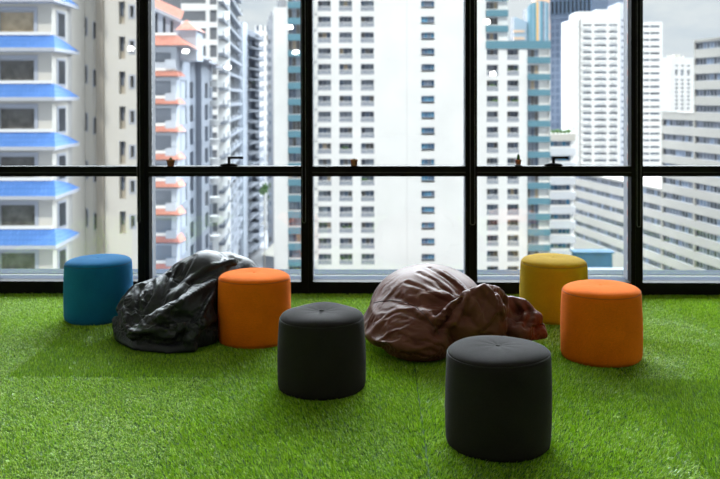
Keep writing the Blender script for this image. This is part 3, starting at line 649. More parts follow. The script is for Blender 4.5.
class Bld:
    """local frame: x along the front, y away from the street, z up from the floor level of our room"""
    def __init__(s, name, label, u0, d0, u1, d1, cat='building'):
        a, b = at(u0, d0), at(u1, d1)
        s.org = a; v = b-a; s.W = v.length; s.rz = math.atan2(v.y, v.x); s.d0 = d0; s.u0 = u0
        s.dir = v.normalized()
        s.root = tag(empty(name, (a.x, a.y, GZ), s.rz), label, cat)
        s.cache = {}
    def x(s, u):
        """where sight line u meets the front, metres along it"""
        e = Vector((EYE.x, EYE.y, 0)); g = at(u, 1.0)-e; A = s.org
        det = -g.x*s.dir.y + g.y*s.dir.x
        r = A-e
        return -(r.x*g.y - r.y*g.x)/det*1.0 if False else (g.x*r.y - g.y*r.x)/det*1.0
    def depth(s, x):
        p = s.org + s.dir*x - Vector((EYE.x, EYE.y, 0))
        return p.x*-math.sin(YAW) + p.y*math.cos(YAW)
    def z(s, v, x=0.0): return hz(v, s.depth(x))
    def put(s, mb, name, label=None, kind=None):
        mb.v = [(x, y, z-GZ) for x, y, z in mb.v]
        o = mb.build(name, s.root); tag(o, label, kind=kind); return o
    def body(s, x0, x1, z1, D, mt, holes=(), dep=0.5, y=0.0, z0=GZ, name='wall', bevel=True):
        """a block whose front has real openings"""
        q = MB()
        xs = sorted({x0, x1, *[h[0] for h in holes], *[h[1] for h in holes]}); zs = sorted({z0, z1, *[h[2] for h in holes], *[h[3] for h in holes]})
        xs = [v for v in xs if x0 <= v <= x1]; zs = [v for v in zs if z0 <= v <= z1]
        def inhole(cx, cz): return any(h[0] < cx < h[1] and h[2] < cz < h[3] for h in holes)
        for i in range(len(xs)-1):
            run = None
            for j in range(len(zs)-1):
                solid = not inhole((xs[i]+xs[i+1])/2, (zs[j]+zs[j+1])/2)
                if solid and run is None: run = zs[j]
                if run is not None and (not solid or j == len(zs)-2):
                    top = zs[j+1] if solid else zs[j]
                    q.face([(xs[i],y,run),(xs[i+1],y,run),(xs[i+1],y,top),(xs[i],y,top)], mt); run = None
        for a, b, c, e in holes:
            q.face([(a,y,c),(a,y,e),(a,y+dep,e),(a,y+dep,c)], mt); q.face([(b,y,c),(b,y+dep,c),(b,y+dep,e),(b,y,e)], mt)
            q.face([(a,y,c),(a,y+dep,c),(b,y+dep,c),(b,y,c)], mt); q.face([(a,y,e),(b,y,e),(b,y+dep,e),(a,y+dep,e)], mt)
        q.face([(x0,y,z1),(x1,y,z1),(x1,y+D,z1),(x0,y+D,z1)], mt)
        q.face([(x0,y,z0),(x0,y,z1),(x0,y+D,z1),(x0,y+D,z0)], mt); q.face([(x1,y,z0),(x1,y+D,z0),(x1,y+D,z1),(x1,y,z1)], mt)
        q.face([(x0,y+D,z0),(x0,y+D,z1),(x1,y+D,z1),(x1,y+D,z0)], mt)
        return s.put(q, name)
    def window(s, a, b, c, e, y=0.0, dep=0.5, n=3, style='plain', mats=None, trim=None, name='window', tw=0.22):
        """glazing set back in an opening; mesh shared between equal ones"""
        rg = rnd; mats = mats or GL
        g = [rg.choice(mats) for _ in range(max(1, n))]
        q = MB(); W_ = b-a; H_ = e-c; fr = trim or TRIMG
        yb = dep-0.04; t = min(0.09, W_*0.04)
        zb = 0.0
        for k in range(max(1, n)):
            xa, xb = W_*k/max(1,n), W_*(k+1)/max(1,n)
            cu = rg.random()
            if cu < 0.22 and style != 'bare':
                q.face([(xa,yb,zb),(xb,yb,zb),(xb,yb,H_),(xa,yb,H_)], rg.choice([CURT, CURT2, CURT, GL[3]]))
            else:
                q.face([(xa,yb,zb),(xb,yb,zb),(xb,yb,H_),(xa,yb,H_)], g[k])
            if k: q.box((xa-t/2, yb-0.05, zb), (xa+t/2, yb, H_), fr)
        for (p, r_) in (((0,yb-0.08,0),(t,yb,H_)), ((W_-t,yb-0.08,0),(W_,yb,H_)), ((t,yb-0.08,H_-t),(W_-t,yb,H_)), ((t,yb-0.08,0),(W_-t,yb,t))):
            q.box(p, r_, fr)
        if trim:
            q.box((-tw, -0.06, -tw), (W_+tw, 0.0, 0.0), trim); q.box((-tw, -0.06, H_), (W_+tw, 0.0, H_+tw), trim)
            q.box((-tw, -0.06, 0.0), (0.0, 0.0, H_), trim); q.box((W_, -0.06, 0.0), (W_+tw, 0.0, H_), trim)
        if style == 'balcony':
            hh = H_*0.42
            q.box((0.0, 0.02, 0.0), (W_, 0.10, hh), RAILM)
            q.box((0.0, -0.02, hh), (W_, 0.14, hh+0.08), WHITE)
            for k in range(1, 6): q.box((W_*k/6-0.03, -0.02, 0.0), (W_*k/6+0.03, 0.02, hh), WHITE)
            if rg.random() < 0.10:
                for _ in range(5):
                    px_, r_ = rg.uniform(0.3, W_-0.3), rg.uniform(0.15, 0.3)
                    q.lathe([(0.02,-r_),(r_,-r_*.4),(r_*0.8,r_*.6),(0.02,r_)], PLANT, 7, (px_, 0.1, hh+r_), cap=False)
        q.v = [(x+a, yy+y, z+c) for x, yy, z in q.v]
        return s.put(q, name)
_wc = {}
def vents(b, x0, x1, z, y=4.0, seed=1, mt=None):
    """rooftop plant: a lift house and a few tanks"""
    rg = random.Random(seed); q = MB(); mt = mt or GREYW
    xm = rg.uniform(x0+(x1-x0)*.3, x0+(x1-x0)*.5)
    q.box((xm, y, z), (xm+(x1-x0)*.25, y+4, z+2.6), mt)
    for _ in range(4):
        cx = rg.uniform(x0+1, x1-1); q.lathe([(0.9,0),(0.9,1.5),(0.3,1.9)], mt, 12, (cx, y+1, z))
    b.put(q, 'rooftop_plant')

# --- A: the near block with blue tiled eaves (front, canted side, recessed wing)
b = Bld('blue_eaved_apartment_block', 'cream apartment block with bright blue tiled eaves on every floor, at the far left', -60, 53.7, 160, 53.7)
X = b.x
fl = [hz(51.5+48.43*k, 53.7) for k in range(-3, 7)]           # underside of the eaves, per floor
def xw_(u, y):                                             # sight line u meets the plane y behind the front
    p0 = b.x(u); e = Vector((EYE.x, EYE.y, 0)); A = b.org + b.dir*p0; g = (A-e)
    nv = Vector((-b.dir.y, b.dir.x, 0)); k = (g.dot(nv)+y)/g.dot(nv)
    return (e+g*k-b.org).dot(b.dir)
xa, xb = X(52), xw_(67.5, 2.3)
holes = []
for z in fl:
    holes.append((X(-48), X(-16), z-2.35, z-0.55)); holes.append((X(-3), X(34.5), z-2.0, z-0.42))
b.body(0, xa, fl[0]+3, 12, CREAM, [(h[0], h[1], h[2], h[3]) for h in holes if h[0] > 0.2], dep=0.4)
for z in fl:
    b.window(X(-48), X(-16), z-2.0, z-0.42, dep=0.4, n=4, mats=[CURT, GL[0], CURT], trim=TRIMG)
    b.window(X(-3), X(34.5), z-2.0, z-0.42, dep=0.4, n=1, mats=[CURT], trim=TRIMG)
# canted corner: a prism turning away from the front
cy = 2.3
q = MB(); z0, z1 = GZ, fl[0]+3
P = [(xa,0.0),(xb,cy),(xb+0.0,12),(xa,12)]
q.face([(P[0][0],P[0][1],z0),(P[1][0],P[1][1],z0),(P[1][0],P[1][1],z1),(P[0][0],P[0][1],z1)], CREAM)
xw = xw_(80, 6.5)
q.face([(xb,cy,z0),(xw,6.5,z0),(xw,6.5,z1),(xb,cy,z1)], wmat('grey_flank_render', (0.46,0.45,0.44)))
q.face([(xa,0,z1),(xb,cy,z1),(xw,6.5,z1),(xw,12,z1),(xa,12,z1)], CREAM)
b.put(q, 'wall')
for z in fl:                                               # small window on the canted side
    q = MB(); t = Vector((xb-xa, cy, 0)).normalized(); nrm = Vector((t.y, -t.x, 0)); ln_ = math.hypot(xb-xa, cy)
    def on(f, zz, o=0.0): p = Vector((xa,0,0))+t*(f*ln_)+nrm*o; return (p.x, p.y, zz)
    def bar(f0, f1, za, zb, o, mt_):
        i = [on(f0,za,0), on(f1,za,0), on(f1,zb,0), on(f0,zb,0)]; j = [on(f0,za,o), on(f1,za,o), on(f1,zb,o), on(f0,zb,o)]
        q.face(j, mt_)
        for k in range(4): q.face([i[k], i[(k+1)%4], j[(k+1)%4], j[k]], mt_)
    bar(0.30, 0.86, z-2.1, z-0.35, 0.05, TRIMG); bar(0.38, 0.78, z-1.95, z-0.5, 0.08, DARKG)
    b.put(q, 'window')
# eaves
for z in fl:
    q = MB(); zt = z+1.05; ov = 1.25
    zb = z+0.22
    A0, A1 = (-0.5, -ov, zb), (X(62.0), -ov, zb); B0, B1 = (-0.5, 0.0, zt), (xa+0.15, 0.0, zt)
    A2 = (xw_(79.5, 3.7), 3.7, zb); B2 = (xb, cy, zt-0.42*(zt-zb))
    q.face([A0, A1, B1, B0], BLUET); q.face([A1, A2, B2, B1], BLUET)
    for (p, r_) in ((A0, A1), (A1, A2)):
        q.face([(p[0],p[1],z), (r_[0],r_[1],z), r_, p], TRIMG)
    q.face([(-0.5,0,z), (xa,0,z), (A1[0],A1[1],z), (-0.5,-ov,z)], TRIMG); q.face([(xa,0,z), (xb,cy,z), (A2[0],A2[1],z), (A1[0],A1[1],z)], TRIMG)
    b.put(q, 'tiled_eave', 'bright blue tiled eave')
    q = MB(); q.box((-0.5, -0.14, zt), (xa, 0.1, zt+0.20), WHITE); b.put(q, 'ledge')
# recessed wing with slit windows, pilaster, further wing
dW = 60.2; bw = b
yw = 6.5; sc_ = 60.2/53.7
def XW(u): return X(u)*1.0 + 0.0
wx = lambda u: xw_(u, yw)
wz = lambda v: hz(v, 60.2)
pz = 48.43*53.7/60.2
hs = []
for k in range(-4, 7):
    v0 = 18 + pz*1.0*k*1.0 + (97-18)*(1-53.7/60.2)*0
    for (ua, ub, va, vb) in ((83.5, 87, 17.5, 34.5), (94, 97, 22, 37.5)):
        dv = 47.8*k
        hs.append((wx(ua), wx(ub), wz(vb+dv), wz(va+dv)))
b.body(wx(79), wx(98), fl[0]+3, 8, CREAM, hs, dep=0.2, y=yw)
for h in hs: b.window(*h, y=yw, dep=0.2, n=1, trim=TRIMG, tw=0.07, style='bare', mats=[DARKG])
q = MB(); q.box((wx(97.5), yw-0.35, GZ), (wx(104.5), yw+3, fl[0]+3), TAUPE); b.put(q, 'pilaster', 'taupe pilaster')
hs2, hs3 = [], []
for k in range(-4, 7):
    dv = 35.0*k
    hs2.append((wx(119), wx(125.5), wz(23.5+dv), wz(1+dv))); hs3.append((wx(130.5), wx(134.2), wz(17+dv), wz(5.5+dv)))
b.body(wx(104), wx(139.5), fl[0]+3, 1.2, CREAM, hs2+hs3, dep=0.55, y=yw)
for h in hs2:
    q = MB(); hm = (h[1]-h[0]); zc = h[3]-(h[3]-h[2])*0.62
    q.box((h[0],yw+0.53,h[2]), (h[1],yw+0.55,h[3]), wmat('tan_recess_render', (0.50,0.45,0.38)) if 'tan_recess_render' not in bpy.data.materials else bpy.data.materials['tan_recess_render']); b.put(q, 'recess_panel'); q = MB()
    q.box((h[0], yw+0.45, zc), (h[0]+hm*0.42, yw+0.53, h[3]), GL[0]); q.box((h[0]+hm*0.42, yw+0.44, zc), (h[0]+hm*0.5, yw+0.53, h[3]), TRIMG)
    b.put(q, 'window')
for h in hs3: b.window(*h, y=yw, dep=0.55, n=2, trim=TRIMG, tw=0.1, style='bare')

# --- B: the white block with salmon tiled eaves
b = Bld('salmon_eaved_apartment_block', 'pale blue-white apartment block with salmon tiled eaves, just right of the leftmost mullion', 130, 94.5, 173, 94.5)
X = b.x
eav = [hz(76.0+27.5*k, 94.5) for k in range(0, 9)]
topz = hz(38, 94.5)
hs = [(X(138), X(171), z-2.55, z-0.45) for z in eav] + [(X(138), X(171), hz(66,94.5), hz(52,94.5))]
b.body(0, X(176.5), topz, 1.6, PALEBLUE, hs, dep=1.4)
for h in hs:
    b.window(*h, dep=1.4, n=4, mats=[DARKG, GL[0], DARKG])
    q = MB(); q.box((h[0]+0.02, -0.1, h[2]-0.25), (X(166), 0.12, h[2]+0.45), PALEBLUE); q.box((X(166), -0.45, h[2]-0.25), (X(176.5), 0.12, h[2]+0.75), PALEBLUE); b.put(q, 'balcony')
for i, z in enumerate(eav + [hz(45.5, 94.5)]):
    big = i == len(eav)
    q = MB(); ov = 1.0 if not big else 1.3; zt = z+(0.62 if not big else 1.15); xr = X(176.5); xo = X(184 if not big else 200)
    yb_ = 0.0
    q.face([(-1,-ov,z),(X(181 if not big else 191),-ov,z),(xr,0,zt),(-1,0,zt)], PINK)
    q.face([(X(181 if not big else 191),-ov,z),(xo,1.0,z-(0 if not big else .5)),(xr,2.5,zt),(xr,0,zt)], PINK)
    q.face([(-1,-ov,z-0.1),(-1,0.2,z-0.1),(xr,0.2,z-0.1),(xo,1.0,z-0.1-(0 if not big else .5)),(X(181 if not big else 191),-ov,z-0.1)], TRIMG)
    q.box((-1, -0.15, zt), (xr, 0.05, zt+0.28), WHITE)
    b.put(q, 'tiled_eave', 'salmon tiled eave')
# the small pyramid roof above
q = MB(); zc = hz(30.5, 97); ap = (X(181), 3.0, hz(19.0, 97)); c4 = [(X(173.5),1.0,zc),(X(196),1.0,zc),(X(196),6.5,zc),(X(173.5),6.5,zc)]
for k in range(4): q.face([c4[k], c4[(k+1)%4], ap], PINK)
q.face(list(reversed(c4)), TRIMG)
b.put(q, 'pyramid_roof', 'small salmon pyramid roof')
q = MB(); q.box((X(175), 1.8, hz(60,96)), (X(193.5), 5.8, zc), PALEBLUE); b.put(q, 'stair_tower')
q = MB(); za, zb_, y_ = hz(0, 100), hz(21, 100), 5.0                 # taller rear wing under a sloping tiled coping
xa_, xb_ = xw_(146, y_), xw_(181, y_)
q.face([(xa_,y_,GZ),(xb_,y_,GZ),(xb_,y_,zb_),(xa_,y_,za)], HAZE2); q.face([(xb_,y_,GZ),(xb_,y_+5,GZ),(xb_,y_+5,zb_),(xb_,y_,zb_)], HAZE2)
for ua in (155.5, 163.5, 171):
    q.box((xw_(ua,y_), y_-0.15, hz(38,100)), (xw_(ua+2.2,y_), y_, hz(13+(ua-155)*0.5,100)), DARKG)
b.put(q, 'rear_wing')
q = MB(); q.face([(xa_-1,y_-1.0,za+0.1),(xb_+0.3,y_-1.0,zb_+0.1),(xb_+0.3,y_+0.5,zb_+1.2),(xa_-1,y_+0.5,za+1.2)], PINK); q.face([(xa_-1,y_-1.0,za-0.3),(xb_+.3,y_-1.0,zb_-0.3),(xb_+0.3,y_-1.0,zb_+0.1),(xa_-1,y_-1.0,za+0.1)], TRIMG); q.face([(xa_-1,y_-1.0,za-0.3),(xb_+.3,y_-1.0,zb_-0.3),(xb_+.3,y_,zb_-0.3),(xa_-1,y_,za-0.3)], TRIMG)
b.put(q, 'tiled_coping')
# the long flank running away to the right, stepping down with tiled copings
f = Bld('x', 'x', 176.5, 95.5, 219, 132); FX = f.x
def into(q, name, label=None):                              # flank coordinates, parented to block B
    mw = Matrix.Translation(f.org) @ Matrix.Rotation(f.rz, 4, 'Z'); inv = (Matrix.Translation(b.org) @ Matrix.Rotation(b.rz, 4, 'Z')).inverted()
    q.v = [tuple(inv @ (mw @ Vector(p))) for p in q.v]; return b.put(q, name, label)
f.put = lambda mb, name, label=None, kind=None: into(mb, name, label)
bays = [(176.5, 189, 42), (189, 203, 50), (203, 211, 57), (211, 219, 62)]
for i, (ua, ub, vt) in enumerate(bays):
    x0, x1 = FX(ua), FX(ub); hs = []
    for k in range(-1, 9):
        zf = hz(88+27.5*k, 94.5)
        w0, w1 = x0+(x1-x0)*0.38, x0+(x1-x0)*0.78
        if zf+1.6 < f.z(vt, x0)-0.5: hs.append((w0, w1, zf-1.1, zf+1.0))
    f.body(x0, x1, f.z(vt, x0), 10, wmat('dimmed_flank_render_%d' % i, ((0.30,0.33,0.39),(0.24,0.27,0.33))[i % 2]), hs, dep=0.5, y=(0.0, 0.9, 0.2, 1.0)[i])  # flank colour darkened below the front's, shade against the bright side sky
    for h in hs: f.window(*h, y=(0.0, 0.9, 0.2, 1.0)[i], dep=0.5, n=2, mats=[GL[1], GL[0], GL[2]])
    q = MB(); zt = f.z(vt, x0); q.face([(x0,-0.8,zt-0.2),(x1,-0.8,zt-0.2-0.5),(x1,2,zt+1.0-0.5),(x0,2,zt+1.0)], PINK); q.box((x0,-0.8,zt-0.4),(x1,0.0,zt-0.72),TRIMG)
    f.put(q, 'tiled_coping')
for k in range(0, 9):
    zf = hz(78+17.5*1.5*k, 94.5)
    x1 = FX(216); q = MB(); q.lathe([(0.9,-0.5),(1.0,0.0),(1.0,0.35)], WHITE, 14, (x1, 0.4, zf)); f.put(q, 'balcony')
bpy.data.objects.remove(f.root)

# --- C: grey-white tower behind it, front plus a flank running away
b = Bld('grey_balcony_tower', 'grey and white tower with stacked balconies, behind the salmon-eaved block', 150, 150, 218, 150)
X = b.x
hs = []
for k in range(-3, 13):
    z = hz(8.5+17.5*k, 150)
    hs += [(X(181.5), X(206), z-2.1, z-0.35), (X(210), X(217), z-2.3, z-0.2)]
b.body(0, b.W, hz(-60, 150), 14, WHITE, hs, dep=1.2)
for h in hs: b.window(*h, dep=1.2, n=4 if h[1]-h[0] > 2 else 1, mats=[GL[0], GL[1], GL[2]])
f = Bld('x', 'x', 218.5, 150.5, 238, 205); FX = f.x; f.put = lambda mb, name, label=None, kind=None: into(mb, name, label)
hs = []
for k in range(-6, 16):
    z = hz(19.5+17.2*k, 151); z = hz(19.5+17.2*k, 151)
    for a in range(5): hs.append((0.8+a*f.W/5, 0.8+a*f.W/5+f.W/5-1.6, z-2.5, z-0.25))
f.body(0, f.W, hz(-60,150), 10, wmat('dimmed_grey_flank', (0.17,0.18,0.20)), hs, dep=1.6)  # shade put into the flank colour, as the sky ahead overlights it
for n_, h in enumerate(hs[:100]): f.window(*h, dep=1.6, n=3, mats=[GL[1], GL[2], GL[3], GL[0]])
q = MB()
for k in range(-6, 16):
    z = hz(19.5+17.2*k, 151); q.box((-0.2, -1.0, z-0.3), (f.W+0.3, 0.1, z+0.22), SIDE_DIM)
    for a in range(6): q.box((a*f.W/5-0.3, -1.0, z+0.22), (a*f.W/5+0.3, -0.85, z+1.1), SIDE_DIM)
f.put(q, 'balcony_slabs')
bpy.data.objects.remove(f.root)

# --- D: the hazier block further down the street
b = Bld('receding_grey_block', 'hazy grey apartment block with thin floor slabs, farther down the street gap', 235.5, 225, 259.5, 262)
X = b.x; hs = []
for k in range(-1, 20):
    z = hz(44.5+11.3*k, 230)
    hs += [(X(236.3), X(239.7), z-2.4, z-0.2), (X(246), X(255.5), z-2.5, z-0.2)]
b.body(0, b.W, hz(27, 235), 14, SIDE_DIM, hs, dep=1.2)
for h in hs: b.window(*h, dep=1.2, n=3, mats=[GL[1], GL[2], GL[0]])
q = MB()
for k in range(-1, 20):
    z = hz(44.5+11.3*k, 230); q.box((X(245), -1.4, z-0.15), (b.W+1.0, 0.0, z+0.3), SIDE_DIM); q.box((X(255), -1.2, z+0.3), (b.W+0.8, 0.0, z+1.2), SIDE_DIM)
b.put(q, 'floor_slabs')
q = MB(); q.box((X(240.5), -0.8, GZ), (X(244.8), 0, hz(22,232)), PALEBLUE); b.put(q, 'pilaster')
b = Bld('far_white_block', 'slim far white block with small dark windows, at the end of the street gap', 255, 300, 268.5, 300)
X = b.x; hs = []
for k in range(-1, 19):
    z = hz(34+10.0*k, 300)
    hs += [(X(256.5), X(259), z-2.4, z-0.4), (X(262.5), X(264), z-2.4, z-0.4), (X(266.5), X(267.8), z-2.6, z-0.2)]
b.body(0, b.W, hz(25, 300), 12, WHITE, hs, dep=0.8)
for h in hs: b.window(*h, dep=0.8, n=1, mats=[GL[1], GL[2]])
b = Bld('narrow_beige_block', 'narrow grey-beige slab squeezed beside the blank white slab', 267.5, 240, 274.5, 240)
hs = [(0.3, 0.9, hz(30+9*k+5, 240), hz(30+9*k, 240)) for k in range(0, 24)]
b.body(0, b.W, hz(20, 240), 10, GREYW, hs, dep=0.4)
for h in hs: b.window(*h, dep=0.4, n=1)
vents(b, 0, b.W, hz(20, 240), 2, 3)

# --- E: the blank white slab with teal balcony bands
b = Bld('teal_banded_slab_block', 'white slab block with teal balcony bands, just left of the second mullion', 273.5, 161, 309, 161)
X = b.x; hs = []
for k in range(-2, 17):
    z = hz(23.3+16.1*k, 161); hs.append((X(287.8), X(309)-0.2, z-1.95, z-0.1))
b.body(0, X(287.0), hz(7.0, 161), 12, WHITE, (), dep=0.5)
b.body(X(287.0), b.W, hz(-20, 161), 12, WHITE, hs, dep=1.3)
for h in hs: b.window(*h, dep=1.3, n=5, mats=[GL[3], GL[1], CURT, GL[2]])
for h in hs:
    q = MB(); q.box((X(288), -0.5, h[2]-1.25), (b.W, 0.0, h[2]-0.05), TEAL); b.put(q, 'balcony', 'teal balcony front')
vents(b, X(275), X(286), hz(7,161), 2, 5)

# --- F: the wide white tower in the middle
b = Bld('wide_white_tower', 'wide bright white residential tower filling the middle bay', 312.0, 164, 464, 164)
X = b.x; hs = []; bl = []
for k in range(-4, 18):
    z = hz(0.5+15.85*k, 164)
    for ua, ub in ((318, 331), (339.3, 352.2), (361, 374)): hs.append((X(ua), X(ub), z-2.02, z))
    bl.append((X(421.2), X(434.6), z-1.55, z-0.05))
b.body(0, b.W, hz(-72, 164), 16, WHITE, hs+bl, dep=0.9)
for h in hs:
    b.window(*h, dep=0.9, n=3, style='balcony', mats=[GL[0], GL[1], GL[2], GL[2]])
for h in bl:
    b.window(h[0], h[1], h[2]+0.35, h[3], dep=0.6, n=4, style='bare', mats=[BGL[0], BGL[1], GL[1], BGL[0]])
q = MB(); q.box((X(406.6), -0.02, GZ), (X(407.1), 0.0, hz(-72,164)), mat('joint_line', (0.6,0.6,0.6))); b.put(q, 'movement_joint')
q = MB()
for k in range(-4, 18):
    z = hz(0.5+15.85*k, 164); q.lathe([(0.5,-0.5),(0.55,0),(0.55,0.9)], WHITE, 10, (X(315.2), 0.1, z-2.0))
q.box((X(312), -0.9, GZ), (X(313.5), 0, hz(-72,164)), PALEBLUE)
b.put(q, 'corner_balconies')

# --- G: white block with teal parapet and bands
b = Bld('teal_parapet_block', 'white apartment block with a teal roof parapet and teal balconies, right of the third mullion', 466, 168, 550.5, 168)
X = b.x; hs = []; te = []
rz = hz(41.5, 168)
for k in range(0, 15):
    z = hz(49.5+15.52*k, 168)
    for ua, ub in ((486.8, 498.2), (507.3, 518.7)): hs.append((X(ua), X(ub), z-2.1, z))
    te.append((X(527.3), X(549.8), z-1.95 if k else z-1.7, z-0.0))
b.body(0, b.W, rz, 14, WHITE, hs+te, dep=1.1)
for h in hs: b.window(*h, dep=1.1, n=3, style='balcony', mats=[GL[0], GL[1], GL[2]])
for h in te:
    b.window(h[0], h[0]+(h[1]-h[0])*0.55, h[2], h[3], dep=1.1, n=3, mats=[GL[2], GL[1], CURT, GL[3]])
    q = MB(); q.box((h[0]+(h[1]-h[0])*0.55, 1.0, h[2]), (h[1], 1.1, h[3]), WHITE); b.put(q, 'recess_wall')
    q = MB(); q.box((h[0], -0.5, h[2]-1.05), (h[1], 0.0, h[2]+0.15), TEAL); b.put(q, 'balcony', 'teal balcony front')
q = MB(); q.box((X(485.7), -0.3, rz-1.45), (b.W, 0.0, rz+0.05), TEAL); b.put(q, 'roof_parapet', 'teal roof parapet')
hs = []
for k in range(-3, 1):
    z = hz(33.0+15.6*k, 168); hs.append((X(486.5), X(498.5), z-1.45, z-0.0))
b.body(0, X(508), hz(-40,168), 10, WHITE, [h for h in hs], dep=0.9, y=0.4, z0=rz-0.1)
for h in hs:
    b.window(*h, y=0.4, dep=0.9, n=3, mats=[GL[1], GL[2], GL[3]])
    q = MB(); q.box((X(486), -0.5, h[3]+0.15), (X(508), 0.4, h[3]+1.35), TEAL); b.put(q, 'balcony', 'teal balcony front')

# --- H: the wing with blue strip windows and a planted roof terrace
b = Bld('blue_window_wing', 'low white wing with blue strip windows and a planted roof terrace', 544, 177, 573.3, 177)
X = b.x; hs = []
for k in range(0, 10):
    z = hz(141.5+14.62*k, 177); hs.append((X(546), X(570.5), z-1.15, z))
b.body(0, b.W, hz(134, 177), 12, WHITE, hs, dep=0.5)
for h in hs:
    b.window(*h, dep=0.5, n=6, style='bare', mats=BGL)
    q = MB(); q.box((0, -0.9, h[3]+0.12), (b.W+0.25, 0.0, h[3]+1.6), BEIGE if h is hs[0] else wmat('cool_white_band_%d' % hs.index(h), (0.60,0.62,0.66))); b.put(q, 'floor_band')
rg = random.Random(4)
for k in range(6):
    px_ = X(551 + 3.6*k); r_ = rg.uniform(0.35, 0.65); q = MB()
    rows = []
    for a in range(5):
        rr = r_*math.sin(math.pi*(a+0.3)/5)
        rows.append([(px_+rr*(1+0.3*math.sin(5*t+a))*math.cos(t), 0.6+rr*math.sin(t), hz(134,177)+r_*(1-math.cos(math.pi*(a+0.3)/5))) for t in [2*math.pi*j/9 for j in range(9)]])
    q.grid(rows, PLANT); b.put(q, 'terrace_plant')

# --- I: slate tower with dark glazed crown
b = Bld('slate_blue_tower', 'tall slate blue tower with a dark glazed crown, behind the white balcony tower', 550.3, 450, 596, 430)
X = b.x
m_, nt2, b2 = new_mat('slate_curtain_wall'); tc2 = nt2.nodes.new('ShaderNodeTexCoord'); mp2 = nt2.nodes.new('ShaderNodeMapping'); mp2.inputs['Rotation'].default_value = (R(90),0,0)
bk = nt2.nodes.new('ShaderNodeTexBrick'); bk.offset = 0; bk.inputs['Scale'].default_value = 1; bk.inputs['Brick Width'].default_value = 3.0; bk.inputs['Row Height'].default_value = 3.6; bk.inputs['Mortar Size'].default_value = 0.45
bk.inputs['Color1'].default_value = (0.09,0.13,0.20,1); bk.inputs['Color2'].default_value = (0.12,0.16,0.24,1); bk.inputs['Mortar'].default_value = (0.19,0.23,0.31,1)
nt2.links.new(tc2.outputs['Object'], mp2.inputs['Vector']); nt2.links.new(mp2.outputs['Vector'], bk.inputs['Vector']); nt2.links.new(bk.outputs['Color'], b2.inputs['Base Color']); b2.inputs['Roughness'].default_value = 0.5
b.body(0, b.W, hz(-60, 450), 40, m_)
q = MB(); q.box((X(566), -14, hz(21, 440)), (X(608), 0.0, hz(-40, 440)), SLATE)
q.box((X(567), -14.6, hz(16, 440)), (X(607.5), -14, hz(4, 440)), DARKG)
for k in range(11): q.box((X(567.4+4.0*k), -15.2, hz(17,440)), (X(568.4+4.0*k), -14.6, hz(2,440)), DKSLATE)
b.put(q, 'glazed_crown', 'dark glazed crown')
# --- J: blue glass skyscraper with an orange fin; small one beside it
b = Bld('curved_glass_skyscraper', 'distant curved blue-glass skyscraper with an orange fin', 527.5, 700, 549, 700)
q = MB(); n = 16; r_ = b.W/2; h0, h1 = GZ, hz(7.5, 700)
for k in range(n):
    a0, a1 = math.pi*(1+k/n), math.pi*(1+(k+1)/n)
    mt_ = (BGL[3], mat('teal_glass', (0.12,0.32,0.42), rough=0.2), mat('pale_glass', (0.42,0.52,0.62), rough=0.2))[(k*5) % 3] if k > 6 else (mat('teal_glass_b', (0.13,0.34,0.43), rough=0.2) if k % 2 else mat('mid_glass', (0.25,0.40,0.50), rough=0.2))
    p0, p1 = (r_+r_*math.cos(a0), r_*math.sin(a0)), (r_+r_*math.cos(a1), r_*math.sin(a1))
    zt = h1+4*math.sin(math.pi*k/n)
    q.face([(*p0,h0),(*p1,h0),(*p1,zt),(*p0,zt)], mt_); q.face([(*p0,zt),(*p1,zt),(r_,0,h1)], GREYW)
q.box((0,0,h0),(b.W,20,h1-1), GREYW); b.put(q, 'glass_shaft')
q = MB(); q.box((r_*0.62, -r_-1.5, h0), (r_*0.80, -r_*0.8, hz(4.0,700)), mat('orange_fin', (0.75,0.48,0.22))); b.put(q, 'fin', 'orange fin')
b = Bld('orange_topped_tower', 'distant peach-orange tower top behind the curved glass skyscraper', 536, 800, 551, 800)
b.body(0, b.W, hz(-30, 800), 20, wmat('peach_render', (0.75,0.50,0.36)))
q = MB()
for k in range(12): q.box((b.W*0.85, -1, hz(6+9*k, 800)), (b.W+1, 0, hz(3+9*k,800)), BEIGE)
b.put(q, 'floor_bands')
b = Bld('sloped_glass_tower', 'small distant tower with a sloping glass top', 514.3, 700, 527, 700)
q = MB(); W_ = b.W
q.face([(0,0,GZ),(W_,0,GZ),(W_,0,hz(22,700)),(0,0,hz(17,700))], mat('hazy_teal_glass', (0.36,0.48,0.58), rough=0.3)); q.face([(0,0,hz(17,700)),(W_,0,hz(22,700)),(W_,15,hz(22,700)),(0,15,hz(17,700))], GREYW)
q.face([(0,0,GZ),(0,0,hz(17,700)),(0,15,hz(17,700)),(0,15,GZ)], GREYW); q.face([(W_,0,GZ),(W_,15,GZ),(W_,15,hz(22,700)),(W_,0,hz(22,700))], GREYW)
b.put(q, 'glass_shaft')
q = MB()
for k in range(6): q.box((-1, -1, hz(33+7*k, 700)), (W_-2, 0, hz(30.5+7*k,700)), wmat('peach_band_%d' % k, (0.75,0.56,0.42)))
b.put(q, 'floor_bands')

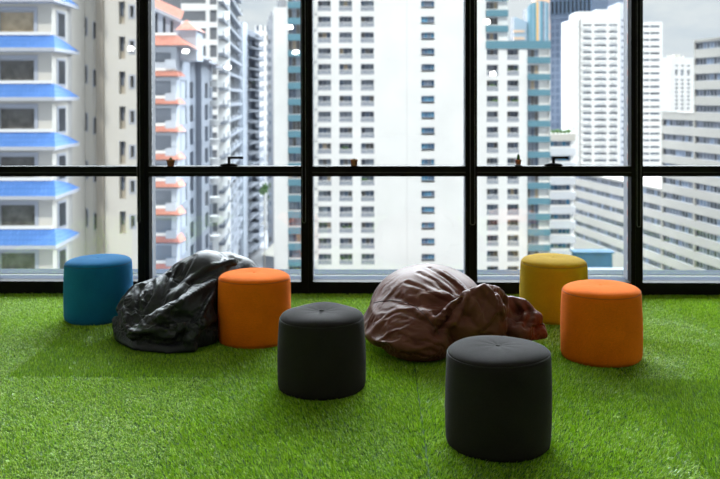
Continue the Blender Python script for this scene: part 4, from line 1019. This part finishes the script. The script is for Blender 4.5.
# --- K: the far white tower with rows of balconies
b = Bld('white_balcony_tower', 'tall far white tower with stacked dark balcony slits', 562, 383, 662.6, 383)
X = b.x; hs = []; big = []
z1 = hz(12.0, 383); z2 = hz(22.5, 383)
for k in range(0, 36):
    z = hz(24.6+6.77*k, 383); big += [(X(580.8), X(592.0), z-0.92, z), (X(594.3), X(606.8), z-0.92, z), (X(609), X(617.6), z-0.92, z)]
sm = [(X(643.0), X(649.6), hz(26+6.7*k, 383)-0.95, hz(26+6.7*k, 383)) for k in range(0, 30)] + [(X(650.4), X(659.8), hz(26+6.7*k, 383)-0.95, hz(26+6.7*k, 383)) for k in range(0, 30)]
top_holes = [(X(622), X(625.5), hz(13+6.77*k, 383)-0.8, hz(13+6.77*k, 383)) for k in range(1, 36)]
b.body(X(571), X(583), hz(20,383), 18, WHITE, [], dep=1.5)
b.body(X(579), X(620), z1, 18, WHITE, big, dep=1.5)
b.body(X(620), X(640), hz(3,383), 18, wmat('cool_white_render', (0.62,0.66,0.74)), top_holes, dep=0.6, y=1.0)
b.body(X(640), b.W, z2, 18, WHITE, sm, dep=1.5)
def slit(h, w_=True): b.window(*h, dep=0.8, n=3, style='bare', mats=[GL[0], GL[1], GL[0]])
lst = big[:69] + sm[:20] + top_holes[:11]
for h in lst: b.window(*h, y=(1.0 if h in top_holes else 0.0), dep=(0.5 if h in top_holes else 0.8), n=2, style='bare', mats=[GL[0], GL[1]])
q = MB()
for h in big[69:] + sm[20:]:
    q.face([(h[0],0.76,h[2]),(h[1],0.76,h[2]),(h[1],0.76,h[3]),(h[0],0.76,h[3])], rnd.choice(GL[:3]))
for h in top_holes[11:]: q.face([(h[0],1.5,h[2]),(h[1],1.5,h[2]),(h[1],1.5,h[3]),(h[0],1.5,h[3])], GL[1])
b.put(q, 'windows', kind='stuff')
q = MB()
for k in range(0, 36):
    z = hz(24.6+6.77*k, 383)
    for ua, ub in ((581,592),(594.5,606.5),(609.3,617.3)):
        xa_, xb_ = X(ua), X(ub); xm = (xa_+xb_)/2
        pts = [(xa_+(xb_-xa_)*t, -1.3*math.sin(math.pi*t)) for t in [j/8 for j in range(9)]]
        for j in range(8):
            q.face([(*pts[j], z-2.0), (*pts[j+1], z-2.0), (*pts[j+1], z-0.92), (*pts[j], z-0.92)], WHITE)
        q.face([(*p, z-0.92) for p in pts], WHITE); q.face([(*p, z-2.0) for p in reversed(pts)], WHITE)
b.put(q, 'curved_balconies')
q = MB()
for k in range(36):
    for u in (573.0, 577.0): q.box((X(u), -0.03, hz(27+6.77*k,383)-0.4), (X(u)+0.4, 0.0, hz(27+6.77*k,383)), GREYW)
b.put(q, 'vent_grilles')
q = MB(); q.box((X(598), 3, z1), (X(613), 12, hz(9.5,383)), WHITE); q.box((X(578), 2, z1), (X(592), 12, hz(14,383)+0.2), WHITE); b.put(q, 'roof_room')

# --- L: far little white tower at the right
b = Bld('small_distant_white_tower', 'small distant white tower with three window columns, above the beige offices', 661.5, 640, 694, 655)
X = b.x; hs = []
zt = hz(58, 645)
for k in range(0, 22):
    for ua in (675.3, 681.0, 687.2): hs.append((X(ua), X(ua+2.9), hz(79.5+4.07*k, 645)-1.5, hz(79.5+4.07*k, 645)))
for ua in (675.3, 681.0, 687.2): hs.append((X(ua), X(ua+2.9), hz(76,645), hz(70,645))); hs.append((X(ua), X(ua+2.9), hz(67,645), hz(65.5,645)))
b.body(X(671), b.W, zt, 20, WHITE, hs, dep=1.5)
for h in hs: b.window(*h, dep=1.5, n=1, style='bare', mats=[GL[1], GL[0]])
vents(b, X(672), X(692), zt, 4, 9, BEIGE)

# --- M: the long beige office block running away to the left, in three steps
def dM(u): return 105.8/((u-360)/F + 0.17)
b = Bld('beige_office_block', 'long beige office block with strip windows, receding across the right-hand bays', 573.5, dM(573.5), 748, dM(748))
X = b.x; W_ = b.W
OFFICE = wmat('office_panel', (0.31,0.295,0.27))
seg = [(573.5, 661.5, hz(177, dM(600))), (661.5, 693.8, hz(113.0, dM(680))), (693.8, 748, hz(40.5, dM(700)))]
levels = [hz(191.9+16.35*k, dM(720)) for k in range(-9, 7)]
for ua, ub, zt in seg:
    x0, x1 = X(ua), X(ub); hs = []
    for z in levels:
        if z+1.2 < zt: hs.append((x0+0.3 if ua > 600 else x0+0.5, x1-0.3 if ub < 700 else x1-0.5, z-0.72, z+0.82))
    b.body(x0, x1, zt, 45, OFFICE, hs, dep=0.5)
    for h in hs: b.window(*h, dep=0.5, n=max(6, int((h[1]-h[0])/1.3)), style='bare', mats=[DARKG, GL[0], DARKG, GL[1], DARKG, GL[0]], trim=None)
    q = MB(); q.box((x0, -0.12, zt-0.25), (x1, 0.3, zt+0.1), OFFICE); b.put(q, 'roof_coping')

# --- low things at street side
b = Bld('blue_shed', 'flat blue box-like shed roof low in front of the beige offices', 575, 150, 612.5, 150)
BLUEB = wmat('blue_sheet', (0.04,0.13,0.24), var=0.2, vs=0.4)
q = MB(); q.box((0, 0, GZ), (b.W, 2.5, hz(253, 150)), BLUEB); q.box((-0.3,-0.3,hz(254,150)),(b.W+.3,2.8,hz(252.6,150)), BLUEB); b.put(q, 'wall')
b = Bld('low_white_annex', 'low pale annex beside the blue shed', 560, 140, 640, 140)
b.body(0, b.W, hz(272, 140), 3, wmat('pale_annex_render', (0.22,0.27,0.33)))
b = Bld('tilted_white_roof_house', 'small low house with pale pitched roofs at the bottom of the street gap', 262, 205, 289, 200)
W_ = b.W; zt = hz(256, 203); q = MB(); q.box((0,0,GZ),(W_,9,zt), GREYW)
for k, (x0, x1, h) in enumerate(((0.0, 0.45, 3.4), (0.4, 1.0, 4.6))):
    xa_, xb_ = W_*x0, W_*x1; xm = (xa_+xb_)/2+0.5
    q.face([(xa_,-0.5,zt),(xb_,-0.5,zt),(xm+1,4,zt+h),(xm-1,4,zt+h)], wmat('off_white_roof_%d' % k, (0.62,0.59,0.52))); q.face([(xa_,-0.5,zt),(xm-1,4,zt+h),(xa_,8,zt)], CREAM); q.face([(xb_,-0.5,zt),(xb_,8,zt),(xm+1,4,zt+h)], CREAM)
b.put(q, 'wall')
b = Bld('street_tree', 'green tree crown showing in the street gap', 262, 200, 266, 200, cat='tree')
q = MB(); rg = random.Random(3)
for k in range(60):
    cx, cy_, cz = [rg.gauss(0, 0.5) for _ in range(3)]; r_ = rg.uniform(0.15, 0.35); rows = []
    for a in range(4):
        rr = r_*math.sin(math.pi*(a+0.5)/4); rows.append([(0.5+cx+rr*math.cos(t), cy_+rr*math.sin(t), hz(189,200)+cz-r_*math.cos(math.pi*(a+0.5)/4)) for t in [j*1.2566 for j in range(5)]])
    q.grid(rows, PLANT)
b.put(q, 'crown'); q = MB(); q.tube([(0.5,0,GZ),(0.5,0,hz(189,200))], 0.12, TAUPE); b.put(q, 'trunk')
